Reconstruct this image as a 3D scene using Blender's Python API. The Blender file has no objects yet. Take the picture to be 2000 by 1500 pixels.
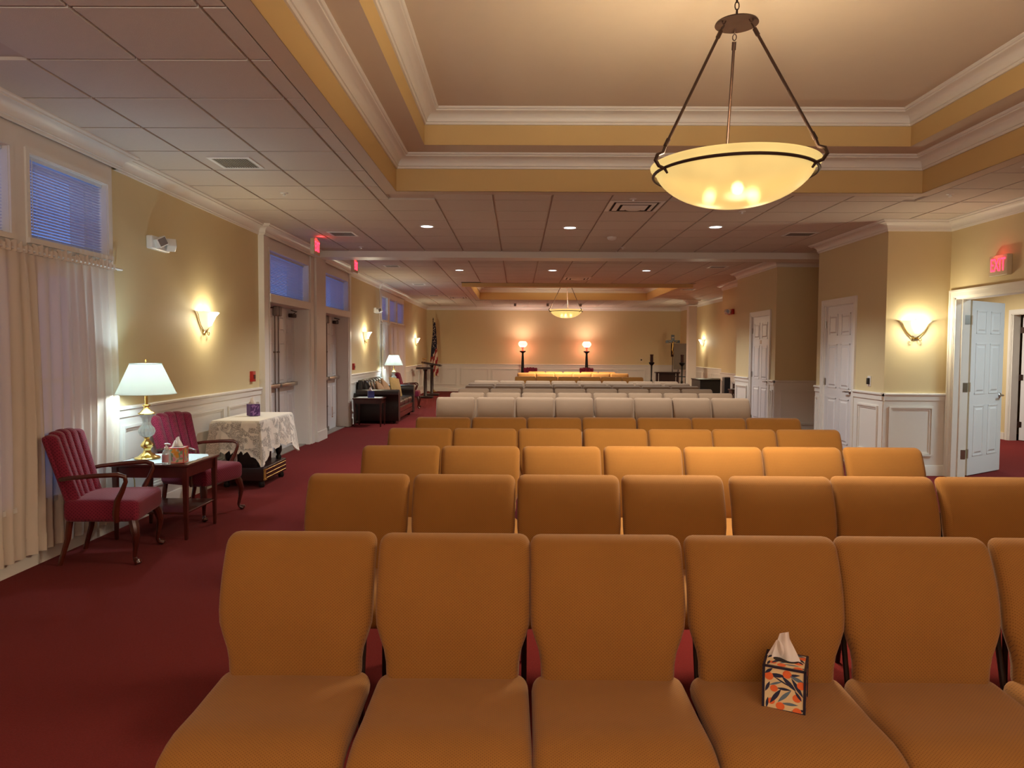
import bpy, bmesh, math, random
from mathutils import Vector, Matrix, noise
rnd = random.Random(7)
PI = math.pi
SC = bpy.context.scene
COL = SC.collection

# ------------------------------------------------------------------ camera
def cam_basis(pitch, yaw, roll):
    F = Vector((math.sin(yaw)*math.cos(pitch), math.cos(yaw)*math.cos(pitch), -math.sin(pitch)))
    R0 = Vector((math.cos(yaw), -math.sin(yaw), 0)); U0 = R0.cross(F)
    c, s = math.cos(roll), math.sin(roll)
    return c*R0+s*U0, -s*R0+c*U0, F
R_, U_, F_ = cam_basis(0.0464, -0.0077, 0.0057)
cd = bpy.data.cameras.new('camera'); cam = bpy.data.objects.new('camera', cd); COL.objects.link(cam)
cd.sensor_width = 36.0; cd.sensor_fit = 'HORIZONTAL'; cd.lens = 1400.7/2000*36
cd.clip_start = 0.05; cd.clip_end = 200
cam.matrix_world = Matrix(((R_.x, U_.x, -F_.x, 0), (R_.y, U_.y, -F_.y, 0), (R_.z, U_.z, -F_.z, 1.5), (0, 0, 0, 1)))
SC.camera = cam
SC.view_settings.view_transform = 'Standard'; SC.view_settings.look = 'None'
SC.view_settings.gamma = 1.0; SC.view_settings.use_curve_mapping = False
SC.view_settings.exposure = 1.45
try:
    SC.cycles.use_denoising = True
    SC.cycles.sample_clamp_indirect = 4.0
    SC.cycles.max_bounces = 8; SC.cycles.diffuse_bounces = 5; SC.cycles.transparent_max_bounces = 16
    SC.cycles.caustics_reflective = False; SC.cycles.caustics_refractive = False
except Exception: pass

# dusk sky outside the windows
wd = bpy.data.worlds.new('world'); SC.world = wd; wd.use_nodes = True
bg = wd.node_tree.nodes['Background']; bg.inputs[0].default_value = (0.10, 0.20, 0.56, 1); bg.inputs[1].default_value = 0.55

# light strengths
CHAND_W = 32; CHAND_COL = (1.0, 0.84, 0.60)
SCONCE_W = 11; SCONCE_COL = (1.0, 0.91, 0.66)
LAMP_W = 10; LAMP_COL = (0.56, 0.84, 1.0)
DOWN_W = 100; DOWN_COL = (0.95, 0.97, 0.95)
def light(name, kind, loc, energy, color, size=0.05, rot=None, spot=None, sx=None, sy=None):
    d = bpy.data.lights.new(name, kind); d.energy = energy; d.color = color
    if kind in ('POINT', 'SPOT'): d.shadow_soft_size = size
    if kind == 'SPOT': d.spot_size = spot[0]; d.spot_blend = spot[1]
    if kind == 'AREA':
        d.shape = 'RECTANGLE'; d.size = sx; d.size_y = sy
    o = bpy.data.objects.new(name, d); COL.objects.link(o); o.location = loc
    if rot: o.rotation_euler = rot
    return o
# hall ceiling fixture beyond the right doorway, unseen fill lights added behind the camera to raise the ambient
light('hall_light', 'AREA', (6.7, 7.2, 2.66), 26, (0.72, 0.93, 1.0), sx=0.6, sy=1.2)
light('hall_light', 'AREA', (6.9, 12.2, 2.66), 32, (1.0, 0.90, 0.74), sx=0.6, sy=1.2)  # second hall light, added to brighten the far hall wall
light('back_fill', 'AREA', (1.0, -3.6, 1.9), 9, (1.0, 0.90, 0.80), rot=(math.radians(96), 0, 0), sx=7.0, sy=2.0)
light('back_fill_up', 'AREA', (0.6, -1.6, 2.0), 130, (1.0, 0.90, 0.80), rot=(math.radians(172), 0, 0), sx=5.0, sy=1.0)

# ------------------------------------------------------------------ materials
def lin(c):
    def f(v):
        v /= 255.0
        return v/12.92 if v <= 0.04045 else ((v+0.055)/1.055)**2.4
    return tuple(f(v) for v in c)+(1.0,)
MATS = {}
def mat(name, c, rough=0.5, metal=0.0, var=0.06, vscale=8.0, bump=0.0, bscale=60.0, spec=None, emit=None, estr=0.0, sheen=0.0, coat=0.0, srgb=True):
    if name in MATS: return MATS[name]
    m = bpy.data.materials.new(name); m.use_nodes = True; nt = m.node_tree; N = nt.nodes; L = nt.links
    b = N['Principled BSDF']; col = lin(c) if srgb else tuple(c)+(1,)
    b.inputs['Roughness'].default_value = rough; b.inputs['Metallic'].default_value = metal
    if spec is not None: b.inputs['Specular IOR Level'].default_value = spec
    if sheen: b.inputs['Sheen Weight'].default_value = sheen
    if coat: b.inputs['Coat Weight'].default_value = coat; b.inputs['Coat Roughness'].default_value = 0.15
    tc = N.new('ShaderNodeTexCoord')
    nz = N.new('ShaderNodeTexNoise'); nz.inputs['Scale'].default_value = vscale; nz.inputs['Detail'].default_value = 3
    L.new(tc.outputs['Object'], nz.inputs['Vector'])
    mx = N.new('ShaderNodeMix'); mx.data_type = 'RGBA'
    mx.inputs[6].default_value = tuple(v*(1-var) for v in col[:3])+(1,); mx.inputs[7].default_value = tuple(min(1, v*(1+var)) for v in col[:3])+(1,)
    L.new(nz.outputs['Fac'], mx.inputs[0]); L.new(mx.outputs[2], b.inputs['Base Color'])
    if bump:
        n2 = N.new('ShaderNodeTexNoise'); n2.inputs['Scale'].default_value = bscale; n2.inputs['Detail'].default_value = 2
        L.new(tc.outputs['Object'], n2.inputs['Vector'])
        bp = N.new('ShaderNodeBump'); bp.inputs['Strength'].default_value = bump; bp.inputs['Distance'].default_value = 0.01
        L.new(n2.outputs['Fac'], bp.inputs['Height']); L.new(bp.outputs['Normal'], b.inputs['Normal'])
    if emit is not None:
        b.inputs['Emission Color'].default_value = lin(emit) if srgb else tuple(emit)+(1,); b.inputs['Emission Strength'].default_value = estr
    MATS[name] = m
    return m
def nodes_of(m): return m.node_tree.nodes, m.node_tree.links, m.node_tree.nodes['Principled BSDF']

WALL = mat('wall_paint', (214, 196, 152), 0.7, var=0.015, bump=0.05, bscale=220)
WALLR = WALL
TRAYP = mat('tray_paint', (206, 176, 120), 0.7, var=0.015)
WHITE = mat('white_trim_paint', (226, 222, 214), 0.42, var=0.012)
CEILP = mat('ceiling_paint', (206, 190, 170), 0.8, var=0.02)
TILE = mat('ceiling_tile_board', (206, 196, 184), 0.9, var=0.03, vscale=30, bump=0.25, bscale=180)
GRID = mat('ceiling_grid_metal', (196, 180, 166), 0.6, var=0.02)
CARPET = mat('burgundy_carpet', (112, 36, 35), 1.0, var=0.25, vscale=120, bump=0.6, bscale=320, spec=0.05, sheen=0.03)
DOORP = mat('white_door_paint', (220, 218, 218), 0.38, var=0.012)
METAL = mat('satin_nickel', (176, 170, 164), 0.32, 1.0)
DMETAL = mat('dark_bronze', (66, 48, 42), 0.42, 0.7)
IRON = mat('black_iron', (22, 18, 18), 0.5, 0.3)
BLACK = mat('black_plastic', (20, 20, 22), 0.45)
BRASS = mat('polished_brass', (226, 196, 120), 0.16, 1.0)
WOOD = mat('mahogany_wood', (72, 26, 18), 0.28, var=0.3, vscale=12, coat=0.3)
WOODL = mat('walnut_arm_wood', (82, 32, 20), 0.25, var=0.3, vscale=14, coat=0.4)
DWOOD = mat('dark_walnut_wood', (44, 20, 16), 0.35, var=0.3, vscale=10)
LEATHER = mat('black_leather', (34, 26, 24), 0.3, var=0.2, bump=0.15, bscale=90, coat=0.15)
PAPER = mat('white_tissue', (240, 236, 232), 0.9, var=0.01)
PLASTW = mat('white_plastic', (228, 226, 222), 0.4, var=0.01)
RED = mat('red_enamel', (176, 34, 30), 0.4)
GREY = mat('grey_metal_louver', (140, 132, 126), 0.5, 0.1)
DARKG = mat('dark_void', (36, 30, 28), 0.9)
RODM = mat('brushed_rod_metal', (120, 104, 96), 0.5, 0.6)
GILT = mat('gilt_metal', (210, 170, 90), 0.35, 0.8)
CREAMB = mat('cream_lamp_metal', (214, 196, 160), 0.4)
def emis(name, c, s, srgb=True):
    if name in MATS: return MATS[name]
    m = bpy.data.materials.new(name); m.use_nodes = True; N, L, b = nodes_of(m)
    b.inputs['Base Color'].default_value = lin(c) if srgb else tuple(c)+(1,)
    b.inputs['Emission Color'].default_value = lin(c) if srgb else tuple(c)+(1,); b.inputs['Emission Strength'].default_value = s
    b.inputs['Roughness'].default_value = 0.5
    MATS[name] = m; return m

def fabric(name, c, c2, k=1180.0, rough=0.85, bump=0.4, thr=0.55):
    """woven upholstery with a small lattice of darker dots"""
    m = mat(name, c, rough, var=0.10, vscale=5, spec=0.2, sheen=0.15); N, L, b = nodes_of(m)
    tc = N.new('ShaderNodeTexCoord'); sp = N.new('ShaderNodeSeparateXYZ'); L.new(tc.outputs['Object'], sp.inputs[0])
    ad = N.new('ShaderNodeMath'); ad.operation = 'ADD'; L.new(sp.outputs['Y'], ad.inputs[0]); L.new(sp.outputs['Z'], ad.inputs[1])
    def sn(src, kk):
        a = N.new('ShaderNodeMath'); a.operation = 'MULTIPLY'; a.inputs[1].default_value = kk; L.new(src, a.inputs[0])
        s = N.new('ShaderNodeMath'); s.operation = 'SINE'; L.new(a.outputs[0], s.inputs[0]); return s.outputs[0]
    s1 = sn(sp.outputs['X'], k*0.5); s2 = sn(ad.outputs[0], k*0.5)
    p = N.new('ShaderNodeMath'); p.operation = 'MULTIPLY'; L.new(s1, p.inputs[0]); L.new(s2, p.inputs[1])
    r = N.new('ShaderNodeMapRange'); r.inputs[1].default_value = thr; r.inputs[2].default_value = 1.0; L.new(p.outputs[0], r.inputs[0])
    old = b.inputs['Base Color'].links[0].from_socket
    mx = N.new('ShaderNodeMix'); mx.data_type = 'RGBA'; L.new(r.outputs[0], mx.inputs[0]); L.new(old, mx.inputs[6]); mx.inputs[7].default_value = lin(c2)
    L.new(mx.outputs[2], b.inputs['Base Color'])
    bp = N.new('ShaderNodeBump'); bp.inputs['Strength'].default_value = bump; bp.inputs['Distance'].default_value = 0.002; bp.invert = True
    L.new(r.outputs[0], bp.inputs['Height']); L.new(bp.outputs['Normal'], b.inputs['Normal'])
    return m
GOLD = fabric('gold_dotted_upholstery', (148, 100, 44), (98, 58, 20))
TAUPE = fabric('taupe_upholstery', (140, 114, 90), (132, 106, 82), bump=0.1)
ROSE = fabric('rose_damask_upholstery', (126, 34, 56), (80, 12, 30), k=520, thr=0.2)
BURG = mat('burgundy_velvet', (110, 20, 34), 0.8, sheen=0.4)
PIL1 = mat('gold_brocade', (176, 142, 84), 0.7, var=0.25, vscale=18)
PIL2 = mat('tan_brocade', (158, 120, 84), 0.7, var=0.3, vscale=14)

def shade_mat(name, base, emit, s, trans=0.0):
    """lit lampshade: translucent cloth or glass that glows"""
    m = bpy.data.materials.new(name); m.use_nodes = True; nt = m.node_tree; N, L, b = nodes_of(m)
    b.inputs['Base Color'].default_value = lin(base); b.inputs['Roughness'].default_value = 0.6
    b.inputs['Emission Color'].default_value = lin(emit); b.inputs['Emission Strength'].default_value = s
    tr = N.new('ShaderNodeBsdfTranslucent'); tr.inputs[0].default_value = lin(base)
    mx = N.new('ShaderNodeMixShader'); mx.inputs[0].default_value = 0.4
    out = N['Material Output']; L.new(b.outputs[0], mx.inputs[1]); L.new(tr.outputs[0], mx.inputs[2]); L.new(mx.outputs[0], out.inputs[0])
    MATS[name] = m; return m
SHADE = shade_mat('lamp_shade_cloth', (206, 208, 200), (214, 222, 214), 0.13)
SCGLASS = shade_mat('sconce_frosted_glass', (240, 236, 220), (255, 240, 200), 0.26)
PINKG = shade_mat('pink_milk_glass', (226, 206, 196), (255, 222, 208), 0.2)
REDG = emis('red_glass', (236, 70, 48), 0.8)
BULB = emis('glowing_bulb', (255, 240, 210), 26.0)
BULBS = emis('sconce_bulb_glass', (255, 240, 205), 3.0)
DLENS = emis('downlight_lens', (236, 246, 244), 2.2)
EXITR = emis('exit_red', (255, 40, 62), 2.2)

def sheer(name, c, alpha, trans=0.5):
    m = bpy.data.materials.new(name); m.use_nodes = True; N, L, b = nodes_of(m)
    b.inputs['Base Color'].default_value = lin(c); b.inputs['Roughness'].default_value = 0.9; b.inputs['Specular IOR Level'].default_value = 0.1
    tl = N.new('ShaderNodeBsdfTranslucent'); tl.inputs[0].default_value = lin(c)
    tp = N.new('ShaderNodeBsdfTransparent')
    m1 = N.new('ShaderNodeMixShader'); m1.inputs[0].default_value = trans; L.new(b.outputs[0], m1.inputs[1]); L.new(tl.outputs[0], m1.inputs[2])
    m2 = N.new('ShaderNodeMixShader'); m2.inputs[0].default_value = alpha; L.new(tp.outputs[0], m2.inputs[1]); L.new(m1.outputs[0], m2.inputs[2])
    L.new(m2.outputs[0], N['Material Output'].inputs[0]); MATS[name] = m; return m
SHEER = sheer('sheer_curtain_voile', (222, 208, 192), 0.95, 0.14)
DOILY = mat('white_lace_doily', (214, 224, 224), 0.9, var=0.15, vscale=60)
SLATM = mat('blind_slat', (206, 214, 226), 0.5, var=0.01)
SLATM2 = sheer('translucent_blind_slat', (226, 226, 236), 1.0, 0.07)

def lace():
    m = bpy.data.materials.new('lace_cloth'); m.use_nodes = True; N, L, b = nodes_of(m)
    b.inputs['Base Color'].default_value = lin((240, 232, 220)); b.inputs['Roughness'].default_value = 0.9
    tc = N.new('ShaderNodeTexCoord')
    v = N.new('ShaderNodeTexVoronoi'); v.inputs['Scale'].default_value = 260; L.new(tc.outputs['UV'], v.inputs['Vector'])
    n = N.new('ShaderNodeTexNoise'); n.inputs['Scale'].default_value = 5.5; n.inputs['Detail'].default_value = 1.0; n.inputs['Distortion'].default_value = 2.2; L.new(tc.outputs['UV'], n.inputs['Vector'])
    net = N.new('ShaderNodeMapRange'); net.inputs[1].default_value = 0.46; net.inputs[2].default_value = 0.60; L.new(v.outputs['Distance'], net.inputs[0])
    mot = N.new('ShaderNodeMapRange'); mot.inputs[1].default_value = 0.52; mot.inputs[2].default_value = 0.57; L.new(n.outputs['Fac'], mot.inputs[0])
    mx = N.new('ShaderNodeMath'); mx.operation = 'MAXIMUM'; L.new(net.outputs[0], mx.inputs[0]); L.new(mot.outputs[0], mx.inputs[1])
    sp = N.new('ShaderNodeAttribute'); sp.attribute_name = 'solid'
    m3 = N.new('ShaderNodeMath'); m3.operation = 'MAXIMUM'; L.new(mx.outputs[0], m3.inputs[0]); L.new(sp.outputs['Fac'], m3.inputs[1])
    m4 = N.new('ShaderNodeMapRange'); m4.inputs[3].default_value = 0.22; m4.inputs[4].default_value = 0.95; L.new(m3.outputs[0], m4.inputs[0])
    tp = N.new('ShaderNodeBsdfTransparent'); ms = N.new('ShaderNodeMixShader')
    L.new(m4.outputs[0], ms.inputs[0]); L.new(tp.outputs[0], ms.inputs[1]); L.new(b.outputs[0], ms.inputs[2]); L.new(ms.outputs[0], N['Material Output'].inputs[0])
    return m
LACE = lace()
def glass():
    m = bpy.data.materials.new('window_glass'); m.use_nodes = True; N, L, b = nodes_of(m)
    tp = N.new('ShaderNodeBsdfTransparent'); gl = N.new('ShaderNodeBsdfGlossy'); gl.inputs['Roughness'].default_value = 0.02
    ms = N.new('ShaderNodeMixShader'); ms.inputs[0].default_value = 0.06; L.new(tp.outputs[0], ms.inputs[1]); L.new(gl.outputs[0], ms.inputs[2]); L.new(ms.outputs[0], N['Material Output'].inputs[0])
    return m
GLASS = glass()
def crystal():
    m = bpy.data.materials.new('cut_crystal'); m.use_nodes = True; N, L, b = nodes_of(m)
    b.inputs['Base Color'].default_value = lin((206, 220, 222)); b.inputs['Roughness'].default_value = 0.08
    tp = N.new('ShaderNodeBsdfTransparent'); ms = N.new('ShaderNodeMixShader'); ms.inputs[0].default_value = 0.62
    L.new(tp.outputs[0], ms.inputs[1]); L.new(b.outputs[0], ms.inputs[2]); L.new(ms.outputs[0], N['Material Output'].inputs[0]); return m
CRYSTAL = crystal()
def bowl_mat():
    """frosted amber glass bowl, the glow of its three bulbs painted into the emission"""
    m = bpy.data.materials.new('amber_bowl_glass'); m.use_nodes = True; N, L, b = nodes_of(m)
    b.inputs['Base Color'].default_value = lin((236, 206, 130)); b.inputs['Roughness'].default_value = 0.35
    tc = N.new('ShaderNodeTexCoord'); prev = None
    for a in range(3):  # bright spot near each bulb, painted as stronger emission
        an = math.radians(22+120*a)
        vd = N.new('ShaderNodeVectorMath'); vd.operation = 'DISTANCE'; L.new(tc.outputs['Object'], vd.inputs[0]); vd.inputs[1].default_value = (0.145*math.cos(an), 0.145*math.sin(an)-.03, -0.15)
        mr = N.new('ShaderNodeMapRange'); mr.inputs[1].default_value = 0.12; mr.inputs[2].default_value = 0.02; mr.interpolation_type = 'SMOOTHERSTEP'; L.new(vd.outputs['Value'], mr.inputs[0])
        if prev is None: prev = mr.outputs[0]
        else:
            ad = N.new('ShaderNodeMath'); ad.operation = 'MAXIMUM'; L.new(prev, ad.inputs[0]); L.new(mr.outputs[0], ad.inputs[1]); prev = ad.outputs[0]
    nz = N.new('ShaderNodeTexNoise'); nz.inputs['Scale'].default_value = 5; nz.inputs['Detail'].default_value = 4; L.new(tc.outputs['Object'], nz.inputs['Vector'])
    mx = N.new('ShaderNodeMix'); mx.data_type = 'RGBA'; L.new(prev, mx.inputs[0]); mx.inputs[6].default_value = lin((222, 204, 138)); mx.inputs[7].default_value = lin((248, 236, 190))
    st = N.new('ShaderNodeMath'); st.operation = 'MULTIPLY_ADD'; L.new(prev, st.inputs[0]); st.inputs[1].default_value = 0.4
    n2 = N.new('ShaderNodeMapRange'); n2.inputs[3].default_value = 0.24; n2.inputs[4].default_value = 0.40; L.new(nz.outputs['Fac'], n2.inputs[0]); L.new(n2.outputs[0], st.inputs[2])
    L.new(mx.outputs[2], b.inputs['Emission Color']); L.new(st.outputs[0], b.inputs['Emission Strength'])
    rf = N.new('ShaderNodeBsdfRefraction'); rf.inputs['Color'].default_value = lin((250, 236, 200)); rf.inputs['Roughness'].default_value = .38; rf.inputs['IOR'].default_value = 1.12
    ms = N.new('ShaderNodeMixShader'); ms.inputs[0].default_value = .35; L.new(b.outputs[0], ms.inputs[1]); L.new(rf.outputs[0], ms.inputs[2]); L.new(ms.outputs[0], N['Material Output'].inputs[0])
    return m
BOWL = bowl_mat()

# ------------------------------------------------------------------ mesh helpers
class MB:
    def __init__(s): s.v = []; s.f = []; s.mi = []; s.cur = 0
    def add(s, vs, fs):
        k = len(s.v); s.v += [tuple(p) for p in vs]; s.f += [tuple(i+k for i in f) for f in fs]; s.mi += [s.cur]*len(fs); return s
    def box(s, x0, x1, y0, y1, z0, z1):
        v = [(x, y, z) for x in (x0, x1) for y in (y0, y1) for z in (z0, z1)]
        return s.add(v, [(0, 1, 3, 2), (4, 6, 7, 5), (0, 4, 5, 1), (2, 3, 7, 6), (0, 2, 6, 4), (1, 5, 7, 3)])
    def frus(s, x0, x1, y0, y1, z0, z1, i, axis='y'):
        """box whose far side in +axis is inset by i (raised panel)"""
        if axis == 'y': v = [(x0, y0, z0), (x1, y0, z0), (x1, y0, z1), (x0, y0, z1), (x0+i, y1, z0+i), (x1-i, y1, z0+i), (x1-i, y1, z1-i), (x0+i, y1, z1-i)]
        else: v = [(x0, y0, z0), (x1, y0, z0), (x1, y1, z0), (x0, y1, z0), (x0+i, y0+i, z1), (x1-i, y0+i, z1), (x1-i, y1-i, z1), (x0+i, y1-i, z1)]
        return s.add(v, [(3, 2, 1, 0), (4, 5, 6, 7), (0, 1, 5, 4), (1, 2, 6, 5), (2, 3, 7, 6), (3, 0, 4, 7)])
    def tube(s, pts, rad, n=8, sx=1.0, closed=False):
        pts = [Vector(p) for p in pts]; m = len(pts)
        if not hasattr(rad, '__len__'): rad = [rad]*m
        vs = []; fs = []; up = None
        for i, p in enumerate(pts):
            if closed: t = pts[(i+1) % m]-pts[i-1]
            else: t = pts[min(i+1, m-1)]-pts[max(i-1, 0)]
            t.normalize()
            if up is None:
                up = Vector((0, 0, 1)) if abs(t.z) < 0.9 else Vector((1, 0, 0))
            a = t.cross(up); 
            if a.length < 1e-4: a = t.cross(Vector((0, 1, 0)))
            a.normalize(); b = a.cross(t); up = b
            for k in range(n):
                an = 2*PI*k/n; vs.append(p+a*math.cos(an)*rad[i]*sx+b*math.sin(an)*rad[i])
        for i in range(m if closed else m-1):
            for k in range(n):
                j = (i+1) % m; fs.append((i*n+k, i*n+(k+1) % n, j*n+(k+1) % n, j*n+k))
        if not closed: fs += [tuple(range(n-1, -1, -1)), tuple((m-1)*n+k for k in range(n))]
        return s.add(vs, fs)
    def lathe(s, prof, n=20, c=(0, 0, 0), a0=0.0, a1=2*PI, sy=1.0, sx=1.0, caps=True, flute=0):
        full = abs(a1-a0-2*PI) < 1e-6; cols = n if full else n+1; vs = []; fs = []
        for (r, z) in prof:
            for k in range(cols):
                an = a0+(a1-a0)*k/n; rr = r*(1+(flute*(0.5-0.5*math.cos(an*flute_n(n))) if flute else 0))
                vs.append((c[0]+rr*math.cos(an)*sx, c[1]+rr*math.sin(an)*sy, c[2]+z))
        for i in range(len(prof)-1):
            for k in range(n):
                k2 = (k+1) % cols; fs.append((i*cols+k, i*cols+k2, (i+1)*cols+k2, (i+1)*cols+k))
        if caps and full:
            if prof[0][0] > 1e-5: fs.append(tuple(range(cols-1, -1, -1)))
            if prof[-1][0] > 1e-5: fs.append(tuple((len(prof)-1)*cols+k for k in range(cols)))
        return s.add(vs, fs)
    def prism(s, poly, h0, h1, axis='y'):
        n = len(poly)
        def P(a, b, h): return (a, h, b) if axis == 'y' else ((h, a, b) if axis == 'x' else (a, b, h))
        v = [P(a, b, h0) for a, b in poly]+[P(a, b, h1) for a, b in poly]
        return s.add(v, [tuple(range(n-1, -1, -1)), tuple(range(n, 2*n))]+[(i, (i+1) % n, n+(i+1) % n, n+i) for i in range(n)])
    def rbox(s, c, h, r, div=(8, 4, 8), fn=None):
        """rounded, subdivided cushion block; fn deforms local points"""
        hx, hy, hz = h; r = (r, r, r) if not hasattr(r, '__len__') else r
        def axis(hh, rr, d):
            rr = min(rr, hh*0.999); e = [0, 0.08, 0.29, 0.62, 1.0]
            a = [-hh+rr*t for t in e]; mid = [(-(hh-rr))+2*(hh-rr)*k/d for k in range(1, d)]
            return a+mid+[-v for v in a[::-1]]
        ax = [axis(hx, r[0], div[0]), axis(hy, r[1], div[1]), axis(hz, r[2], div[2])]
        idx = {}; vs = []; fs = []
        def V(i, j, k):
            key = (i, j, k)
            if key not in idx:
                p = [ax[0][i], ax[1][j], ax[2][k]]; d = []; q = []
                for a in range(3):
                    lim = h[a]-min(r[a], h[a]*0.999); qq = max(-lim, min(lim, p[a])); q.append(qq); d.append((p[a]-qq)/min(r[a], h[a]*0.999))
                m = math.sqrt(sum(t*t for t in d)); mm = max(abs(t) for t in d)
                if m > 1e-6:
                    for a in range(3): p[a] = q[a]+d[a]*(mm/m)*min(r[a], h[a]*0.999)
                p = (p[0], p[1], p[2])
                if fn: p = fn(*p)
                idx[key] = len(vs); vs.append((p[0]+c[0], p[1]+c[1], p[2]+c[2]))
            return idx[key]
        n = [len(a)-1 for a in ax]
        for i in range(n[0]):
            for j in range(n[1]):
                fs.append((V(i, j, 0), V(i, j+1, 0), V(i+1, j+1, 0), V(i+1, j, 0))); fs.append((V(i, j, n[2]), V(i+1, j, n[2]), V(i+1, j+1, n[2]), V(i, j+1, n[2])))
        for i in range(n[0]):
            for k in range(n[2]):
                fs.append((V(i, 0, k), V(i+1, 0, k), V(i+1, 0, k+1), V(i, 0, k+1))); fs.append((V(i, n[1], k), V(i, n[1], k+1), V(i+1, n[1], k+1), V(i+1, n[1], k)))
        for j in range(n[1]):
            for k in range(n[2]):
                fs.append((V(0, j, k), V(0, j, k+1), V(0, j+1, k+1), V(0, j+1, k))); fs.append((V(n[0], j, k), V(n[0], j+1, k), V(n[0], j+1, k+1), V(n[0], j, k+1)))
        return s.add(vs, fs)
    def surf(s, fn, nu, nv):
        vs = [fn(i/nu, j/nv) for j in range(nv+1) for i in range(nu+1)]
        return s.add(vs, [(j*(nu+1)+i, j*(nu+1)+i+1, (j+1)*(nu+1)+i+1, (j+1)*(nu+1)+i) for j in range(nv) for i in range(nu)])
    def move(s, M):
        s.v = [tuple(M @ Vector(p)) for p in s.v]; return s
    def mesh(s, name, mats, smooth=True, ang=35):
        me = bpy.data.meshes.new(name); me.from_pydata(s.v, [], s.f)
        for m in (mats if isinstance(mats, (list, tuple)) else [mats]): me.materials.append(m)
        if any(s.mi): me.polygons.foreach_set('material_index', s.mi)
        if smooth:
            me.polygons.foreach_set('use_smooth', [True]*len(me.polygons))
            try: me.set_sharp_from_angle(angle=math.radians(ang))
            except Exception: pass
        me.update(); return me
    def build(s, name, mats, parent=None, loc=None, rz=0, smooth=True, ang=35):
        o = bpy.data.objects.new(name, s.mesh(name, mats, smooth, ang)); COL.objects.link(o)
        if parent: o.parent = parent
        if loc: o.location = loc
        if rz: o.rotation_euler = (0, 0, rz)
        return o
def flute_n(n): return n//2
def B(*a): return MB().box(*a)
def thing(name, label, cat, loc=(0, 0, 0), rz=0, group=None):
    o = bpy.data.objects.new(name, None); COL.objects.link(o); o.location = loc; o.rotation_euler = (0, 0, rz); o.empty_display_size = 0.1
    o['label'] = label; o['category'] = cat
    if group: o['group'] = group
    return o
def tag(o, label, cat, group=None):
    o['label'] = label; o['category'] = cat
    if group: o['group'] = group
    return o
def struct(o, label=None):
    o['kind'] = 'structure'
    if label: o['label'] = label
    return o
def dup(root, loc, rz=None, label=None, group=None):
    r = root.copy(); COL.objects.link(r); r.location = loc
    if rz is not None: r.rotation_euler = (0, 0, rz)
    if label: r['label'] = label
    if group: r['group'] = group
    for ch in list(root.children):
        if ch.type == 'LIGHT':
            c = ch.copy(); COL.objects.link(c); c.parent = r; continue
        c = ch.copy(); COL.objects.link(c); c.parent = r
        for g in list(ch.children):
            d = g.copy(); COL.objects.link(d); d.parent = c
    return r
TRIM_N = [0]
def trim_name(): TRIM_N[0] += 1; return 'trim_%d' % TRIM_N[0]
def cells(a0, a1, b0, b1, holes):
    """split a rectangle into cells, leaving the holes free"""
    A = sorted({a0, a1, *[min(max(h[0], a0), a1) for h in holes], *[min(max(h[1], a0), a1) for h in holes]})
    Bq = sorted({b0, b1, *[min(max(h[2], b0), b1) for h in holes], *[min(max(h[3], b0), b1) for h in holes]})
    out = []
    for i in range(len(A)-1):
        run = None
        for j in range(len(Bq)-1):
            ca, cb = (A[i]+A[i+1])/2, (Bq[j]+Bq[j+1])/2
            inside = any(h[0] < ca < h[1] and h[2] < cb < h[3] for h in holes)
            if inside:
                if run: out.append(run); run = None
            else:
                run = (A[i], A[i+1], run[2] if run else Bq[j], Bq[j+1])
        if run: out.append(run)
    return out
def sweep(path, prof, z, closed=False):
    """moulding swept along a plan path with mitres; profile = (offset to the left of travel, dz)"""
    n = len(path); P = [Vector((p[0], p[1])) for p in path]; vs = []; fs = []; k = len(prof)
    for i in range(n):
        def nrm(a, b): d = (b-a).normalized(); return Vector((-d.y, d.x))
        if closed or 0 < i < n-1:
            n1 = nrm(P[i-1], P[i]); n2 = nrm(P[i], P[(i+1) % n]); m = (n1+n2)/(1+n1.dot(n2))
        else: m = nrm(P[0], P[1]) if i == 0 else nrm(P[n-2], P[n-1])
        for (o, dz) in prof: vs.append((P[i].x+m.x*o, P[i].y+m.y*o, z+dz))
    for i in range(n if closed else n-1):
        j = (i+1) % n
        for q in range(k-1): fs.append((i*k+q, j*k+q, j*k+q+1, i*k+q+1))
    mb = MB().add(vs, fs)
    if not closed:
        mb.add([vs[q] for q in range(k)], [tuple(range(k))]); mb.add([vs[(n-1)*k+q] for q in range(k)], [tuple(range(k-1, -1, -1))])
    return mb
def crown_prof(h, p):
    pr = [(0, -h), (p*.10, -h), (p*.13, -h*.93), (p*.13, -h*.84), (p*.2, -h*.82), (p*.2, -h*.76)]
    for t in range(7):
        a = t/6*PI/2; pr.append((p*.2+p*.6*(1-math.cos(a)), -h*.76+h*.5*math.sin(a)))
    pr += [(p*.84, -h*.24), (p*.84, -h*.17), (p*.93, -h*.15), (p, -h*.08), (p, 0), (0, 0)]
    return pr

# ------------------------------------------------------------------ room shell
C = 3.096; CH = .128; WX = -3.34; RX = 5.237; YB = 8.78; BX = 4.473; YR = 26.27; Y0 = -4.0; C2 = 3.767; FX = 5.93
struct(B(-4.5, 11.0, Y0-.2, YR+.2, -.12, 0).build('floor', CARPET, smooth=False), 'burgundy cut pile carpet')
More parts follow.
